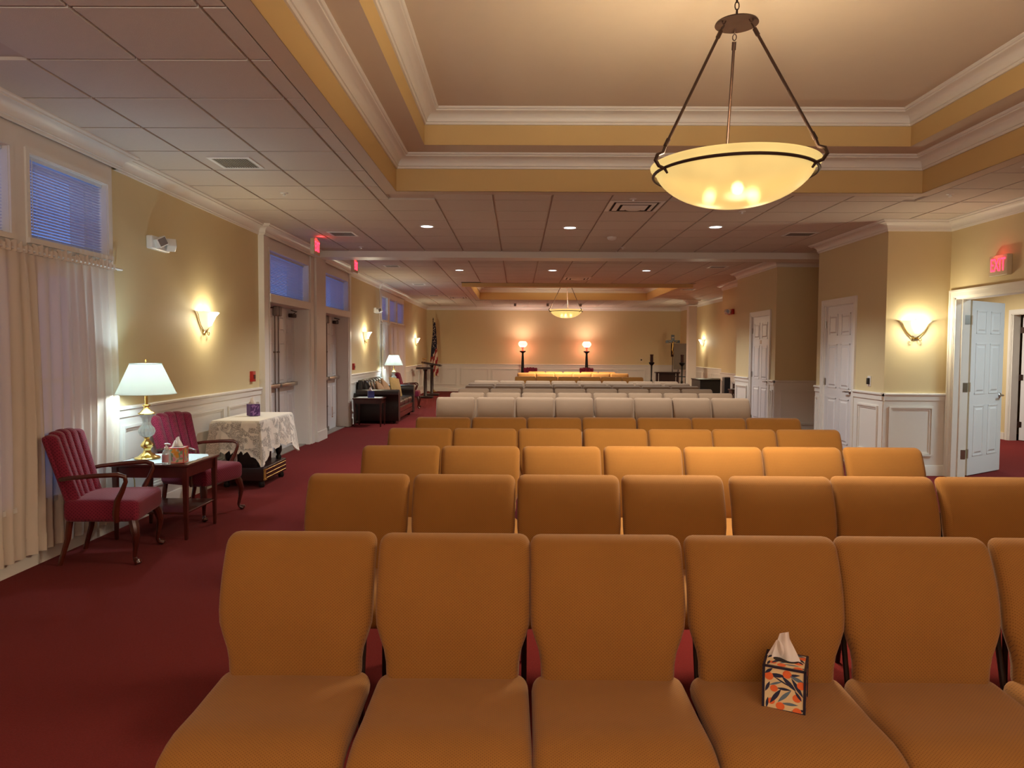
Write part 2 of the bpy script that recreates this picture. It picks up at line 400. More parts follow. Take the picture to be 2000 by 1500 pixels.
# left wall
LOW1 = (2.35, 5.75); holesL = []
PANES1 = [(2.55, 3.55), (3.69, 4.695), (4.885, 5.815)]; PANES2 = [(17.49, 18.28), (18.56, 19.54), (19.72, 20.79)]
D1 = (9.5, 11.26); D2 = (12.19, 13.88)
for a, b in PANES1: holesL += [(a, b, 2.245, 2.815), (a+.05, b-.05, .45, 2.08)]
for a, b in PANES2: holesL += [(a, b, 2.235, 2.815), (a+.05, b-.05, .45, 2.08)]
for a, b in (D1, D2): holesL += [(a, b, 0, 2.125), (a, b, 2.235, 2.81)]
mb = MB()
for a0, a1, b0, b1 in cells(Y0, YR+.2, 0, 3.4, holesL): mb.box(WX-.28, WX, a0, a1, b0, b1)
struct(mb.build('wall_left', WALL, smooth=False), 'pale gold painted wall with windows and door pairs')
# surrounds standing proud of the left wall round windows and doors
SUR = [(2.3, 5.893, [h for h in holesL if h[0] < 6], .02), (9.246, 14.08, [h for h in holesL if 9 < h[0] < 14.5], .05), (17.31, 20.93, [h for h in holesL if h[0] > 15], .02)]
for a, b, hs, th in SUR:
    mb = MB()
    for a0, a1, b0, b1 in cells(a, b, 0, C-.1, hs): mb.box(WX, WX+th, a0, a1, b0, b1)
    s = struct(mb.build(trim_name(), WHITE, smooth=False), 'white painted surround')
    for (h0, h1, z0, z1) in hs:   # flat bead round every opening
        m2 = MB(); q = WX+th; w = .035
        m2.box(q, q+.014, h0-w, h0, z0, z1).box(q, q+.014, h1, h1+w, z0, z1).box(q, q+.014, h0-w, h1+w, z1, z1+w)
        if z0 > .1: m2.box(q, q+.03, h0-w, h1+w, z0-w, z0)
        m2.build('casing_bead', WHITE, s, smooth=False)
        a_, b_, x_ = WX-.27, q+.001, .004
        m3 = MB().box(a_, b_, h0, h0+x_, z0, z1).box(a_, b_, h1-x_, h1, z0, z1).box(a_, b_, h0+x_, h1-x_, z1-x_, z1)
        if z0 > .1: m3.box(a_, b_+.012, h0+x_, h1-x_, z0, z0+x_)
        m3.build('reveal_lining', WHITE, s, smooth=False)
# outer casings of the door surround
for (a, b) in ((9.246, 9.40), (11.34, 11.5), (13.95, 14.08)):
    struct(B(WX+.05, WX+.075, a, b, 0, C-CH).build(trim_name(), WHITE, smooth=False), 'white door casing board')
for (a, b) in (D1, D2):     # deep transom bar above the doors
    struct(B(WX-.17, WX+.085, a-.04, b+.04, 2.125, 2.235).build(trim_name(), WHITE, smooth=False), 'white transom bar over the doors')
    struct(B(WX-.28, WX+.0, a, b, 0, .012).build(trim_name(), mat('threshold_metal', (150, 140, 130), .5, .3), smooth=False), 'metal door threshold')
# pilaster between the two door pairs
pl = struct(B(WX+.05, WX+.10, 11.56, 12.12, 0, C-.1).build(trim_name(), WHITE, smooth=False), 'white flat pilaster between the door pairs')
B(WX+.10, WX+.112, 11.56, 12.12, 0, .16).build('plinth', WHITE, pl, smooth=False)

# right side walls
def wall(name, boxes, m=WALL, label=None):
    mb = MB()
    for b in boxes: mb.box(*b)
    return struct(mb.build(name, m, smooth=False), label)
OPR = (6.95, 8.66, 0, 2.16)
wall('wall_right', [(RX, RX+.165, a, b, c, d) for a, b, c, d in cells(Y0, YB+.02, 0, 3.4, [OPR])], label='pale gold wall with an open white door')
wall('wall_right_block', [(BX, RX+.165, YB, YB+.1, 0, 3.4)]+[(BX, BX+.12, a, b, c, d) for a, b, c, d in cells(YB+.1, 10.77, 0, 3.4, [(9.61, 10.5, 0, 2.165)])]+[(BX+.12, 5.4, 10.67, 10.77, 0, 3.4)], label='projecting gold wall with a sconce and a side door')
wall('wall_right_recess', [(5.3, 5.4, 10.77, 12.5, 0, 3.4)], label='dark end of the recess')
wall('wall_right_second_block', [(BX, 5.4, 12.5, 12.6, 0, 3.4)]+[(BX, BX+.12, a, b, c, d) for a, b, c, d in cells(12.6, 14.74, 0, 3.4, [(12.82, 13.76, 0, 2.165)])]+[(BX+.12, 5.05, 14.64, 14.74, 0, 3.4)], label='second projecting wall with a door')
wall('wall_right_far', [(4.93, 5.05, 14.74, 17.4, 0, 3.4), (5.05, FX+.1, 17.3, 17.4, 0, 3.4), (FX, FX+.1, 17.4, YR+.1, 0, 3.4)], label='far right gold wall')
wall('wall_rear', [(WX-.28, FX+.1, YR, YR+.12, 0, 3.4)], label='gold wall behind the two torchere lamps')
wall('wall_back', [(WX-.28, RX+.165, Y0-.12, Y0, 0, 3.4)], label='wall behind the viewpoint')
# hallway beyond the right doorway
HX = 8.5
wall('wall_hall', [(HX, HX+.12, a, b, c, d) for a, b, c, d in cells(3.0, 15.5, 0, 2.8, [(11.52, 12.42, 0, 2.16)])]+[(5.4, HX, 15.4, 15.5, 0, 2.8), (5.4, HX, 2.9, 3.0, 0, 2.8), (5.38, 5.4, 8.9, 15.4, 0, 2.8)], label='gold hallway wall with a second door')
wall('wall_side_room', [(HX+.12, 11, 13.4, 13.5, 0, 2.8), (HX+.12, 11, 10.4, 10.5, 0, 2.8), (10.9, 11, 10.5, 13.4, 0, 2.8)])
struct(B(5.4, 11, 2.9, 15.5, 2.75, 2.83).build('ceiling_hall', CEILP, smooth=False), 'hallway ceiling')
def crown_round(path, z, h=CH, p=.12, closed=False, parent=None, name=None, m=WHITE):
    o = sweep(path, crown_prof(h, p), z, closed).build(name or trim_name(), m, parent, ang=25)
    if not parent: struct(o, 'white crown moulding')
    return o
crown_round([(RX, Y0), (RX, YB), (BX, YB), (BX, 10.77), (5.3, 10.77), (5.3, 12.5), (BX, 12.5), (BX, 14.74), (4.93, 14.74), (4.93, 17.4), (FX, 17.4), (FX, YR)], C)
crown_round([(FX, YR), (WX, YR)], C)
q = .045
crown_round([(WX, YR), (WX, 20.99), (WX+q, 20.99), (WX+q, 17.25), (WX, 17.25), (WX, 14.08), (WX+.08, 14.08), (WX+.08, 12.12)], C)
crown_round([(WX+.08, 11.56), (WX+.08, 9.246), (WX, 9.246), (WX, 5.95), (WX+q, 5.95), (WX+q, 2.0), (WX, 2.0), (WX, Y0)], C)

# ------------------------------------------------------------------ wainscot
def wains(x, y, rz, L, panels, ph=(.24, .845), label='white panelled wainscot', top=1.0):
    r = B(0, L, 0, .012, 0, top).build(trim_name(), WHITE, None, (x, y, 0), rz, smooth=False); struct(r, label)
    MB().box(0, L, .012, .024, top-.075, top-.012).add([], []).frus(0, L, .0, .0, 0, 0, 0).build('rail_board', WHITE, r, smooth=False) if False else B(0, L, .012, .024, top-.08, top-.01).build('rail_board', WHITE, r, smooth=False)
    MB().prism([(0, -.0), (.0, .0)], 0, 0) if False else None
    pr = [(0, -.03), (.018, -.03), (.03, -.018), (.042, -.012), (.042, .004), (.03, .012), (0, .012)]
    sweep([(L, 0), (0, 0)], [(-o, dz) for o, dz in pr], top).build('chair_rail', WHITE, r, ang=30)
    sweep([(L, 0), (0, 0)], [(-.012, .0), (-.03, .0), (-.03, .10), (-.022, .125), (-.012, .13)], 0).build('baseboard', WHITE, r, ang=30)
    for (a, b) in panels:
        z0, z1 = ph; w = .04; m = MB()
        for i, (o, y1, y2) in enumerate(((0, .012, .034), (w*.55, .012, .022))):
            ww = w*.5
            m.box(a+o, b-o, y1, y2, z0+o, z0+o+ww).box(a+o, b-o, y1, y2, z1-o-ww, z1-o).box(a+o, a+o+ww, y1, y2, z0+o+ww, z1-o-ww).box(b-o-ww, b-o, y1, y2, z0+o+ww, z1-o-ww)
        m.build('panel_molding', WHITE, r, smooth=False)
    return r
def pans(L, n, gap=.14, mrg=.1):
    w = (L-2*mrg-(n-1)*gap)/n
    return [(mrg+i*(w+gap), mrg+i*(w+gap)+w) for i in range(n)]
wains(WX, 9.246, -PI/2, 9.246-5.893, pans(9.246-5.893, 3), label='white wainscot behind the lace covered table')
wains(WX, 17.31, -PI/2, 17.31-14.08, pans(17.31-14.08, 3), label='white wainscot behind the leather sofa')
wains(WX, YR, -PI/2, YR-20.93, pans(YR-20.93, 5), label='white wainscot beside the lecterns')
wains(FX, YR, PI, FX-WX, pans(FX-WX, 8), label='white wainscot along the rear wall')
wains(RX, YB, PI, RX-BX, [(.17, RX-BX-.06)], label='white wainscot panel under the right sconce')
wains(BX, YB, PI/2, 9.53-YB, [(.1, .62)], label='white wainscot near the wall thermostat')
wains(BX, 10.575, PI/2, 10.77-10.575, [(.04, .15)], label='narrow white wainscot beyond the side door')
wains(5.3, 12.5, PI, 5.3-BX, [(.1, .72)], label='shaded wainscot in the recess')
wains(BX, 12.5, PI/2, .21, [(.04, .16)], label='narrow wainscot before the far door')
wains(BX, 13.86, PI/2, .88, [(.1, .76)], label='wainscot just beyond the far door')
wains(4.93, 14.74, PI/2, 2.66, pans(2.66, 3), label='wainscot behind the small side table')
wains(FX, 17.4, PI/2, YR-17.4, pans(YR-17.4, 8), label='wainscot along the far right wall')
wains(4.93+.0, 17.4, 0, FX-4.93, [(.1, .9)], label='wainscot of the short far return wall')
struct(B(WX, WX+.02, Y0, 2.3, 0, .13).build('baseboard_left', WHITE, smooth=False)); struct(B(RX-.02, RX, Y0, 6.8, 0, .13).build('baseboard_right', WHITE, smooth=False))

# ------------------------------------------------------------------ ceiling with two trays
T1 = (-1.234, 4.04, 1.05, 7.296); T2 = (-1.2, 4.03, 17.2, 22.6)
ceil = MB()
for a0, a1, b0, b1 in cells(WX-.28, FX+.3, Y0-.1, YR+.1, [(t_[0]-.03, t_[1]+.03, t_[2]-.03, t_[3]+.03) for t_ in (T1, T2)]): ceil.box(a0, a1, b0, b1, C+.02, C+.1)
ceiling = struct(ceil.build('ceiling', GRID, smooth=False), 'suspended tile ceiling with two raised trays')
def tray(T, near):
    x0, x1, y0, y1 = T; zt = 3.325; zl = 3.45; ins = .335
    loop = [(x0, y0), (x1, y0), (x1, y1), (x0, y1)]
    u = (x0+ins, x1-ins, y0+ins+.05, y1-ins-.05); loop2 = [(u[0], u[2]), (u[1], u[2]), (u[1], u[3]), (u[0], u[3])]
    sweep(loop, [(0, 0), (0, zl-C)], C, True).build('tray_side', TRAYP, ceiling, smooth=False)
    sweep(loop2, [(0, 0), (0, C2-zl)], zl, True).build('tray_side', TRAYP, ceiling, smooth=False)
    m = MB()
    for a0, a1, b0, b1 in cells(x0, x1, y0, y1, [(u[0], u[1], u[2], u[3])]): m.box(a0, a1, b0, b1, zl, zl+.001)
    m.build('tray_ledge', CEILP, ceiling, smooth=False)
    crown_round(loop, zl, .13, .14, True, ceiling, 'tray_crown'); crown_round(loop2, C2, .13, .15, True, ceiling, 'tray_crown')
    B(u[0]-.05, u[1]+.05, u[2]-.05, u[3]+.05, C2, C2+.05).build('tray_top', CEILP, ceiling, smooth=False)
    m = MB(); bw = .13
    for a0, a1, b0, b1 in cells(x0-bw, x1+bw, y0-bw, y1+bw, [T]): m.box(a0, a1, b0, b1, C, C+.003)
    m.build('tray_border', CEILP, ceiling, smooth=False)
tray(T1, True); tray(T2, False)
hdr = MB().box(T2[0]-.13, T2[1]+.1, 17.03, 17.2, C-.085, C); hdr.build('tray_header', TRAYP, ceiling, smooth=False)
bm_ = struct(B(WX+.08, 5.3, 11.65, 12.03, C-.1, C+.012).build(trim_name(), WHITE, smooth=False), 'white beam across the ceiling')
# tiles
XL = [-.88+.615*k for k in range(-5, 13)]; YL = [3.418+.61*k for k in range(-4, 39)]
def clip_tile(x0, x1, y0, y1):
    x0 = max(x0, WX+.02); 
    if x1 <= x0+.05: return []
    rects = [(x0, x1, y0, y1)]; bw = .13
    for T in (T1, T2):
        new = []
        for r in rects:
            hole = (T[0]-bw, T[1]+bw, T[2]-bw, T[3]+bw)
            if r[1] <= hole[0] or r[0] >= hole[1] or r[3] <= hole[2] or r[2] >= hole[3]: new.append(r); continue
            if r[0] < hole[0]: new.append((r[0], hole[0], r[2], r[3]))
            elif r[1] > hole[1]: new.append((hole[1], r[1], r[2], r[3]))
            elif r[2] < hole[2]: new.append((r[0], r[1], r[2], hole[2]))
            elif r[3] > hole[3]: new.append((r[0], r[1], hole[3], r[3]))
        rects = new
    out = []
    for r in rects:
        if r[2] < 12.03 and r[3] > 11.65:
            if r[2] < 11.65-.05: r = (r[0], r[1], r[2], 11.65)
            elif r[3] > 12.03+.05: r = (r[0], r[1], 12.03, r[3])
            else: continue
        if r[1]-r[0] > .04 and r[3]-r[2] > .04: out.append(r)
    return out
def wall_x(y): return RX if y < YB else (5.3 if 10.77 < y < 12.5 else (BX if y < 14.74 else (4.93 if y < 17.4 else FX)))
tiles = []
for j in range(len(YL)-1):
    for i in range(len(XL)-1):
        tiles += [t for t in clip_tile(XL[i], XL[i+1], YL[j], YL[j+1]) if t[0] < wall_x((t[2]+t[3])/2)-.05]
def visible(t):
    x, y = (t[0]+t[1])/2, (t[2]+t[3])/2
    u = 1000+1400*x/y+10; v = 690-1.6*1400/y
    return y > 1.5 and -120 < u < 2120 and v > -90
vis = sorted([t for t in tiles if visible(t)], key=lambda t: t[3]); rest = vis[296:]
g = .0105; cache = {}
for t in vis[:296]:
    w, d = round(t[1]-t[0], 3), round(t[3]-t[2], 3)
    if (w, d) not in cache:
        cache[(w, d)] = MB().frus(-w/2+g, w/2-g, -d/2+g, d/2-g, 0, .001, 0, 'z').mesh('ceiling_tile', TILE, False) if False else B(-w/2+g, w/2-g, -d/2+g, d/2-g, 0, .02).mesh('ceiling_tile', TILE, False)
    o = bpy.data.objects.new('ceiling_tile', cache[(w, d)]); COL.objects.link(o); o.parent = ceiling
    o.location = ((t[0]+t[1])/2, (t[2]+t[3])/2, C+rnd.uniform(-.0008, .0008))
m = MB()
for t in rest: m.box(t[0]+g, t[1]-g, t[2]+g, t[3]-g, C, C+.012)
o = m.build('distant_ceiling_tiles', TILE, ceiling, smooth=False); o['kind'] = 'stuff'

# ------------------------------------------------------------------ six-panel doors
def leaf_parts(root, w, h, th=.044, mats=DOORP, both=False):
    """leaf in local x 0..w, y 0..th (front face at y=th), panels as parts"""
    out = []
    st = .115; cw = (w-3*st)/2
    rows = [(.24, .86), (1.0, 1.62), (1.74, h-.11)] if h > 2.0 else [(.2, .8)]
    sides = (1, -1) if both else (1,)
    for sd in sides:
        for c in range(2):
            x0 = st+c*(cw+st)
            for (z0, z1) in rows:
                m = MB(); yf = th if sd == 1 else 0
                def Y(d): return yf+d*sd
                def bx(a, b, c0, d0, e, f):
                    m.box(a, b, min(c0, d0), max(c0, d0), e, f)
                bx(x0, x0+cw, Y(0), Y(.005), z0, z0+.014); bx(x0, x0+cw, Y(0), Y(.005), z1-.014, z1); bx(x0, x0+.014, Y(0), Y(.005), z0, z1); bx(x0+cw-.014, x0+cw, Y(0), Y(.005), z0, z1)
                if sd == 1: m.frus(x0+.035, x0+cw-.035, Y(0), Y(.009), z0+.035, z1-.035, .018)
                else:
                    k = len(m.v); m.frus(x0+.035, x0+cw-.035, 0, .009, z0+.035, z1-.035, .018)
                    m.v[k:] = [(a, -b, c_) for a, b, c_ in m.v[k:]]
                out.append((m, ))
    return out
def lever(parent, x, z, y, d=-1):
    m = MB().lathe([(0, 0), (.03, 0), (.032, .006), (.026, .014), (.011, .018), (.011, .045), (0, .046)], 16)
    m.move(Matrix.Rotation(-PI/2, 4, 'X')); m.tube([(0, .04, 0), (d*.02, .052, 0), (d*.06, .054, .003), (d*.115, .05, -.004)], [.011, .011, .0095, .007], 8)
    return m.build('lever_handle', METAL, parent, (x, y, z))
def hinge_mesh():
    m = MB().box(-.035, .035, 0, .003, -.05, .05); m.tube([(0, .008, -.052), (0, .008, .052)], .007, 8); return m
def push_door(n, y0, y1, idx):
    root = struct(thing('door_%d' % n, None, None, (WX-.215, y1, 0), -PI/2)); del root['label'], root['category']
    root['label'] = 'pair of white exit doors with push bars, ' + idx
    W = (y1-y0)/2
    for k in range(2):
        lf = B(k*W+.003, (k+1)*W-.003, 0, .044, .014, 2.118).build('leaf', DOORP, root, smooth=False)
        for (m,) in leaf_parts(None, W, 2.11):
            m.v = [(a+k*W, b, c_+.005) for a, b, c_ in m.v]; m.build('panel', DOORP, lf, smooth=False)
        # push bar, latch cases and vertical rods
        cx = k*W
        a, b = (cx+.10, cx+W-.04) if k == 0 else (cx+.04, cx+W-.10)
        m = MB().rbox(((a+b)/2, .105, .975), ((b-a)/2, .022, .03), .012, (2, 1, 1)); m.box(a, a+.09, .044, .1, .945, 1.005).box(b-.09, b, .044, .1, .945, 1.005)
        m.build('push_bar', METAL, lf)
        rx = cx+W-.075 if k == 0 else cx+.075
        m = MB().tube([(rx, .062, 1.0), (rx, .062, 2.02)], .009, 8).tube([(rx, .062, .95), (rx, .062, .06)], .009, 8)
        m.box(rx-.02, rx+.02, .044, .075, 1.45, 1.47).box(rx-.02, rx+.02, .044, .075, .45, .47); m.build('vertical_rod', RODM, lf)
        MB().rbox((rx, .075, 2.05), (.045, .035, .07), .02, (1, 1, 1)).rbox((rx, .068, .05), (.035, .026, .045), .015, (1, 1, 1)).build('latch_case', GREY, lf)
        if k == 1 or True:
            hx = cx+.2 if k == 0 else cx+W-.2
            MB().rbox((hx, .08, 2.02), (.1, .035, .03), .012, (1, 1, 1)).tube([(hx, .1, 2.05), (hx+(.16 if k == 0 else -.16), .2, 2.07), (hx, .3 if False else .06, 2.1)], .008, 6).build('door_closer', DMETAL, lf)
    B(y1-y0-.5, y1-y0-.42, .044, .048, .25, .42).build('notice', mat('tan_notice', (170, 120, 90), .7), root, smooth=False) if False else B(.30, .38, .044, .047, .22, .42).build('notice', mat('tan_notice', (176, 130, 100), .7), root, smooth=False)
    return root
push_door(1, D1[0], D1[1], 'nearer of two')
push_door(2, D2[0], D2[1], 'farther of two')

def side_door(n, y0, y1, hinge_far, label, sign=False):
    """closed door in a wall whose room side faces -X, wall face at BX; local x runs +Y"""
    root = struct(thing('door_%d' % n, label, None, (BX+.055, y0, 0), PI/2)); del root['category']
    W = y1-y0
    lf = B(.004, W-.004, -.0, .044, .012, 2.155).build('leaf', DOORP, root, smooth=False)
    for (m,) in leaf_parts(None, W, 2.15): m.build('panel', DOORP, lf, smooth=False)
    lever(lf, .075 if hinge_far else W-.075, .97, .044, 1 if hinge_far else -1)
    for z in (.25, 1.08, 1.9):
        hinge_mesh().build('hinge', METAL, lf, (W-.006 if hinge_far else .006, .044, z))
    if sign: B(W/2-.035, W/2+.035, .044, .048, 1.65, 1.72).build('small_sign', mat('pale_sign', (200, 176, 150), .5), lf, smooth=False)
    # casing
    cs = MB(); w = .085
    for (o, t) in ((0, .012), (.02, .02), (.055, .027)):
        cs.box(-w+o if False else -w, -o*0.9-.0, .055, .055+t, 0, 2.165) if o == 0 else None
    cs = MB()
    for (off, ww, t) in ((0, .085, .014), (.022, .060, .02), (.064, .024, .026)):
        cs.box(-off-ww, -off, .055, .055+t, 0, 2.165+off+ww).box(W+off, W+off+ww, .055, .055+t, 0, 2.165+off+ww).box(-off, W+off, .055, .055+t, 2.165+off, 2.165+off+ww)
    cs.build('casing', WHITE, root, smooth=False)
    MB().box(-.002, .004, -.06, .055, 0, 2.165).box(W-.004, W+.002, -.06, .055, 0, 2.165).box(0, W, -.06, .055, 2.156, 2.167).build('jamb', WHITE, root, smooth=False)
    return root
side_door(3, 9.61, 10.5, True, 'white six panel door beside the right sconce')
side_door(4, 12.82, 13.76, True, 'white six panel door in the farther block', True)

# open doorway on the right wall, with leaf swung into the hall
oc = MB(); w = .095
for (off, ww, t) in ((0, .095, .014), (.012, .07, .022), (.066, .026, .03)):
    oc.box(RX-t, RX, OPR[0]-off-ww, OPR[0]-off, 0, 2.16+off+ww).box(RX-t, RX, OPR[1]+off, OPR[1]+off+ww, 0, 2.16+off+ww).box(RX-t, RX, OPR[0]-off, OPR[1]+off, 2.16+off, 2.16+off+ww)
struct(oc.build(trim_name(), WHITE, smooth=False), 'white moulded casing of the open doorway')
jb = struct(MB().box(RX-.005, RX+.17, OPR[1]-.018, OPR[1], 0, 2.16).box(RX-.005, RX+.17, OPR[0], OPR[0]+.018, 0, 2.16).box(RX-.005, RX+.17, OPR[0], OPR[1], 2.142, 2.16).build(trim_name(), WHITE, smooth=False), 'white door jamb lining')
B(RX+.07, RX+.10, OPR[1]-.03, OPR[1]-.018, 0, 2.142).build('door_stop', WHITE, jb, smooth=False)
ang = math.radians(34)
d5 = struct(thing('door_5', 'open white six panel door leading to the hall', None, (5.475, 8.715, 0), ang)); del d5['category']
lf = B(0, .86, 0, .044, .012, 2.135).build('leaf', DOORP, d5, smooth=False)
for (m,) in leaf_parts(None, .86, 2.13, both=True): m.build('panel', DOORP, lf, smooth=False)
l1 = lever(lf, .79, .97, .044); l2 = lever(lf, .79, .97, 0, 1); l2.rotation_euler = (0, 0, PI)
for z in (.28, 1.09, 1.9):
    m = MB().box(-.002, .001, .006, .04, z-.055, z+.055).tube([(-.012, -.006, z-.056), (-.012, -.006, z+.056)], .008, 8)
    m.build('hinge_leaf', METAL, lf)
    B(RX+.10, RX+.165, OPR[1]-.022, OPR[1]-.018, z-.055, z+.055).build('hinge_plate', METAL, jb, smooth=False)
# door in the hallway
hc = MB(); hy = (11.52, 12.42)
for (off, ww, t) in ((0, .09, .014), (.015, .06, .024)):
    hc.box(HX-t, HX, hy[0]-off-ww, hy[0]-off, 0, 2.16+off+ww).box(HX-t, HX, hy[1]+off, hy[1]+off+ww, 0, 2.16+off+ww).box(HX-t, HX, hy[0]-off, hy[1]+off, 2.16+off, 2.16+off+ww)
hc.box(HX, HX+.12, hy[1]-.02, hy[1], 0, 2.16).box(HX, HX+.12, hy[0], hy[0]+.02, 0, 2.16)
struct(hc.build(trim_name(), WHITE, smooth=False), 'white casing of the hallway door')
struct(MB().box(HX-.015, HX, 3.0, hy[0]-.1, 0, .12).box(HX-.015, HX, hy[1]+.1, 15.4, 0, .12).build('baseboard_hall', WHITE, smooth=False))
d6 = struct(thing('door_6', 'white door standing ajar beyond the hallway', None, (HX+.14, hy[1]-.05, 0), math.radians(-62))); del d6['category']
lf = B(0, .84, 0, .044, .012, 2.14).build('leaf', DOORP, d6, smooth=False)
for (m,) in leaf_parts(None, .84, 2.13, both=True): m.build('panel', DOORP, lf, smooth=False)
for z in (.28, 1.09, 1.9): hinge_mesh().build('hinge', DMETAL, lf, (.0, -.004, z))

# ------------------------------------------------------------------ windows and blinds
def window(n, panes, zz, label):
    root = struct(thing('window_%d' % n, label, None)); del root['category']
    for (a, b) in panes:
        for (z0, z1, ins) in ((zz[0], zz[1], 0), (.45, 2.08, .05)):
            a1, b1 = a+ins, b-ins
            if (z0 == .45) and zz[2] is False: continue
            f = MB(); x0, x1 = WX-.2, WX-.15; w = .03
            f.box(x0, x1, a1, a1+w, z0, z1).box(x0, x1, b1-w, b1, z0, z1).box(x0, x1, a1, b1, z0, z0+w).box(x0, x1, a1, b1, z1-w, z1)
            if z0 == .45: f.box(x0, x1, a1, b1, 1.24, 1.27); f.box(x0+.015, x1-.015, (a1+b1)/2-.01, (a1+b1)/2+.01, z0, z1)
            fr = f.build('sash', WHITE, root, smooth=False)
            B(x0+.02, x0+.026, a1+w, b1-w, z0+w, z1-w).build('pane', GLASS, fr, smooth=False)
    return root
window(1, PANES1, (2.245, 2.815, True), 'high transom windows over the near curtained window')
window(2, PANES2, (2.235, 2.815, True), 'transom windows over the far curtained window')
window(3, [D1], (2.235, 2.81, False), 'transom window above the nearer exit doors')
window(4, [D2], (2.235, 2.81, False), 'transom window above the farther exit doors')
def blind(a, b, z0, z1, label, single, tilt=0.40):
    x = WX-.03; root = thing('window_blind', label, 'blind', (x, (a+b)/2, z1), 0, 'white venetian blinds in the transoms')
    w = b-a-.02
    B(-.018, .018, -w/2, w/2, -.028, 0).build('head_rail', SLATM, root, smooth=False)
    n = int((z1-z0-.05)/.0215)
    sl = MB(); c, s = math.cos(tilt)*.0125, math.sin(tilt)*.0125
    sm = MB().add([(-c, -w/2, -s), (0, -w/2, .0018), (c, -w/2, s), (-c, w/2, -s), (0, w/2, .0018), (c, w/2, s)], [(0, 1, 4, 3), (1, 2, 5, 4)])
    if single:
        me = sm.mesh('slat', SLATM2)
        for k in range(n):
            o = bpy.data.objects.new('slat', me); COL.objects.link(o); o.parent = root; o.location = (0, 0, -.045-k*.0215)
    else:
        for k in range(n): sl.add([(p[0], p[1], p[2]-.045-k*.0215) for p in sm.v], sm.f)
        o = sl.build('slats', SLATM2, root); o['kind'] = 'stuff'
    m = MB().box(-.013, .013, -w/2, w/2, z0-z1+.008, z0-z1+.02); m.build('bottom_rail', SLATM, root, smooth=False)
    m = MB()
    for yy in (-w*.36, w*.36): m.tube([(.014, yy, -.02), (.014, yy, z0-z1+.015)], .0012, 4).tube([(-.014, yy, -.02), (-.014, yy, z0-z1+.015)], .0012, 4)
    m.build('ladder_cord', SLATM, root)['kind'] = 'stuff'
    MB().tube([(.03, -w/2+.06, -.02), (.035, -w/2+.05, -.5)], .003, 5).build('tilt_wand', PLASTW, root)
nm = ['white venetian blind in the window nearest the viewer, mostly out of view', 'white venetian blind in the middle transom above the near curtain', 'large white venetian blind above the near curtain, left of the emergency light']
for (a, b), t in zip(PANES1, nm): blind(a, b, 2.245, 2.815, t, b > 5)
for (a, b), t in zip(PANES2, ('left', 'middle', 'right')): blind(a, b, 2.235, 2.815, 'small blind in the %s transom pane above the far curtain' % t, False)
blind(D1[0], D1[1], 2.235, 2.81, 'blind in the transom above the nearer exit doors', True, .5)
blind(D2[0], D2[1], 2.235, 2.81, 'blind in the transom above the farther exit doors', False, .5)

def curtain(y0, y1, label, seed, z1=2.19, z0=.1, bow=0, x=WX+.055):
    r = random.Random(seed); nf = int((y1-y0)*10); ph = r.random()*6
    root = thing('sheer_curtain', label, 'curtain', (x, y0, 0), 0, 'gathered sheer curtains')
    L = y1-y0; mb = MB(); nu = nf*10; nv = 26
    offs = [r.uniform(-.5, .5) for _ in range(nf+2)]
    def P(u, v):
        z = z0+(z1-.06-z0)*v; s = u*nf
        k = int(s); loc = s+offs[min(k, nf)]*(1-abs(2*(s-k)-1))*.35
        amp = .010+.018*(1-v)**.6*(0.6+.4*math.sin(k*2.3+ph)); amp *= (1-.6*max(0, v-.93)/.07)
        bw = bow*math.sin(PI*(1-v))**1.2 if bow else 0
        yy = u*L; yy = yy+(bw*(u if bow > 0 else (1-u)))*1.0
        xx = amp*math.sin(2*PI*loc+ph)+.006*math.sin(9*u*PI+3*v)
        return (xx, yy+.012*math.sin(2*v+k), z)
    mb.surf(P, nu, nv); mb.build('panel', SHEER, root, ang=180)
    hd = MB()
    def Q(u, v):
        s = u*nf*2.0; return (.012*math.sin(2*PI*s+ph)+.01, u*L, z1-.06+v*(.06+.015*math.sin(s*5+ph)))
    hd.surf(Q, nf*16, 4); hd.build('ruffled_header', SHEER, root, ang=180)
    def H(u, v):
        p = P(u, v*.06); return (p[0]+.003, p[1], p[2])
    MB().surf(H, nu, 2).build('hem', SHEER, root, ang=180)
    return root
curtain(3.95, 5.82, 'sheer white curtain behind the near rose armchair and glowing lamp', 3, bow=.05)
curtain(2.3, 4.0, 'sheer white curtain at the left picture edge', 5, bow=-.1, x=WX+.06)
curtain(17.35, 19.0, 'sheer white curtain behind the sofa lamp', 8)
curtain(18.95, 20.95, 'sheer white curtain beyond the sofa lamp', 9, bow=-.05)
for (a, b, t) in ((2.25, 5.95, 'thin white curtain rod over the near window'), (17.3, 20.98, 'thin white curtain rod over the far window')):
    tag(MB().tube([(WX+.02, a, 2.15), (WX+.06, a, 2.15), (WX+.06, b, 2.15), (WX+.02, b, 2.15)], .008, 8).build('curtain_rod', PLASTW), t, 'curtain rod')

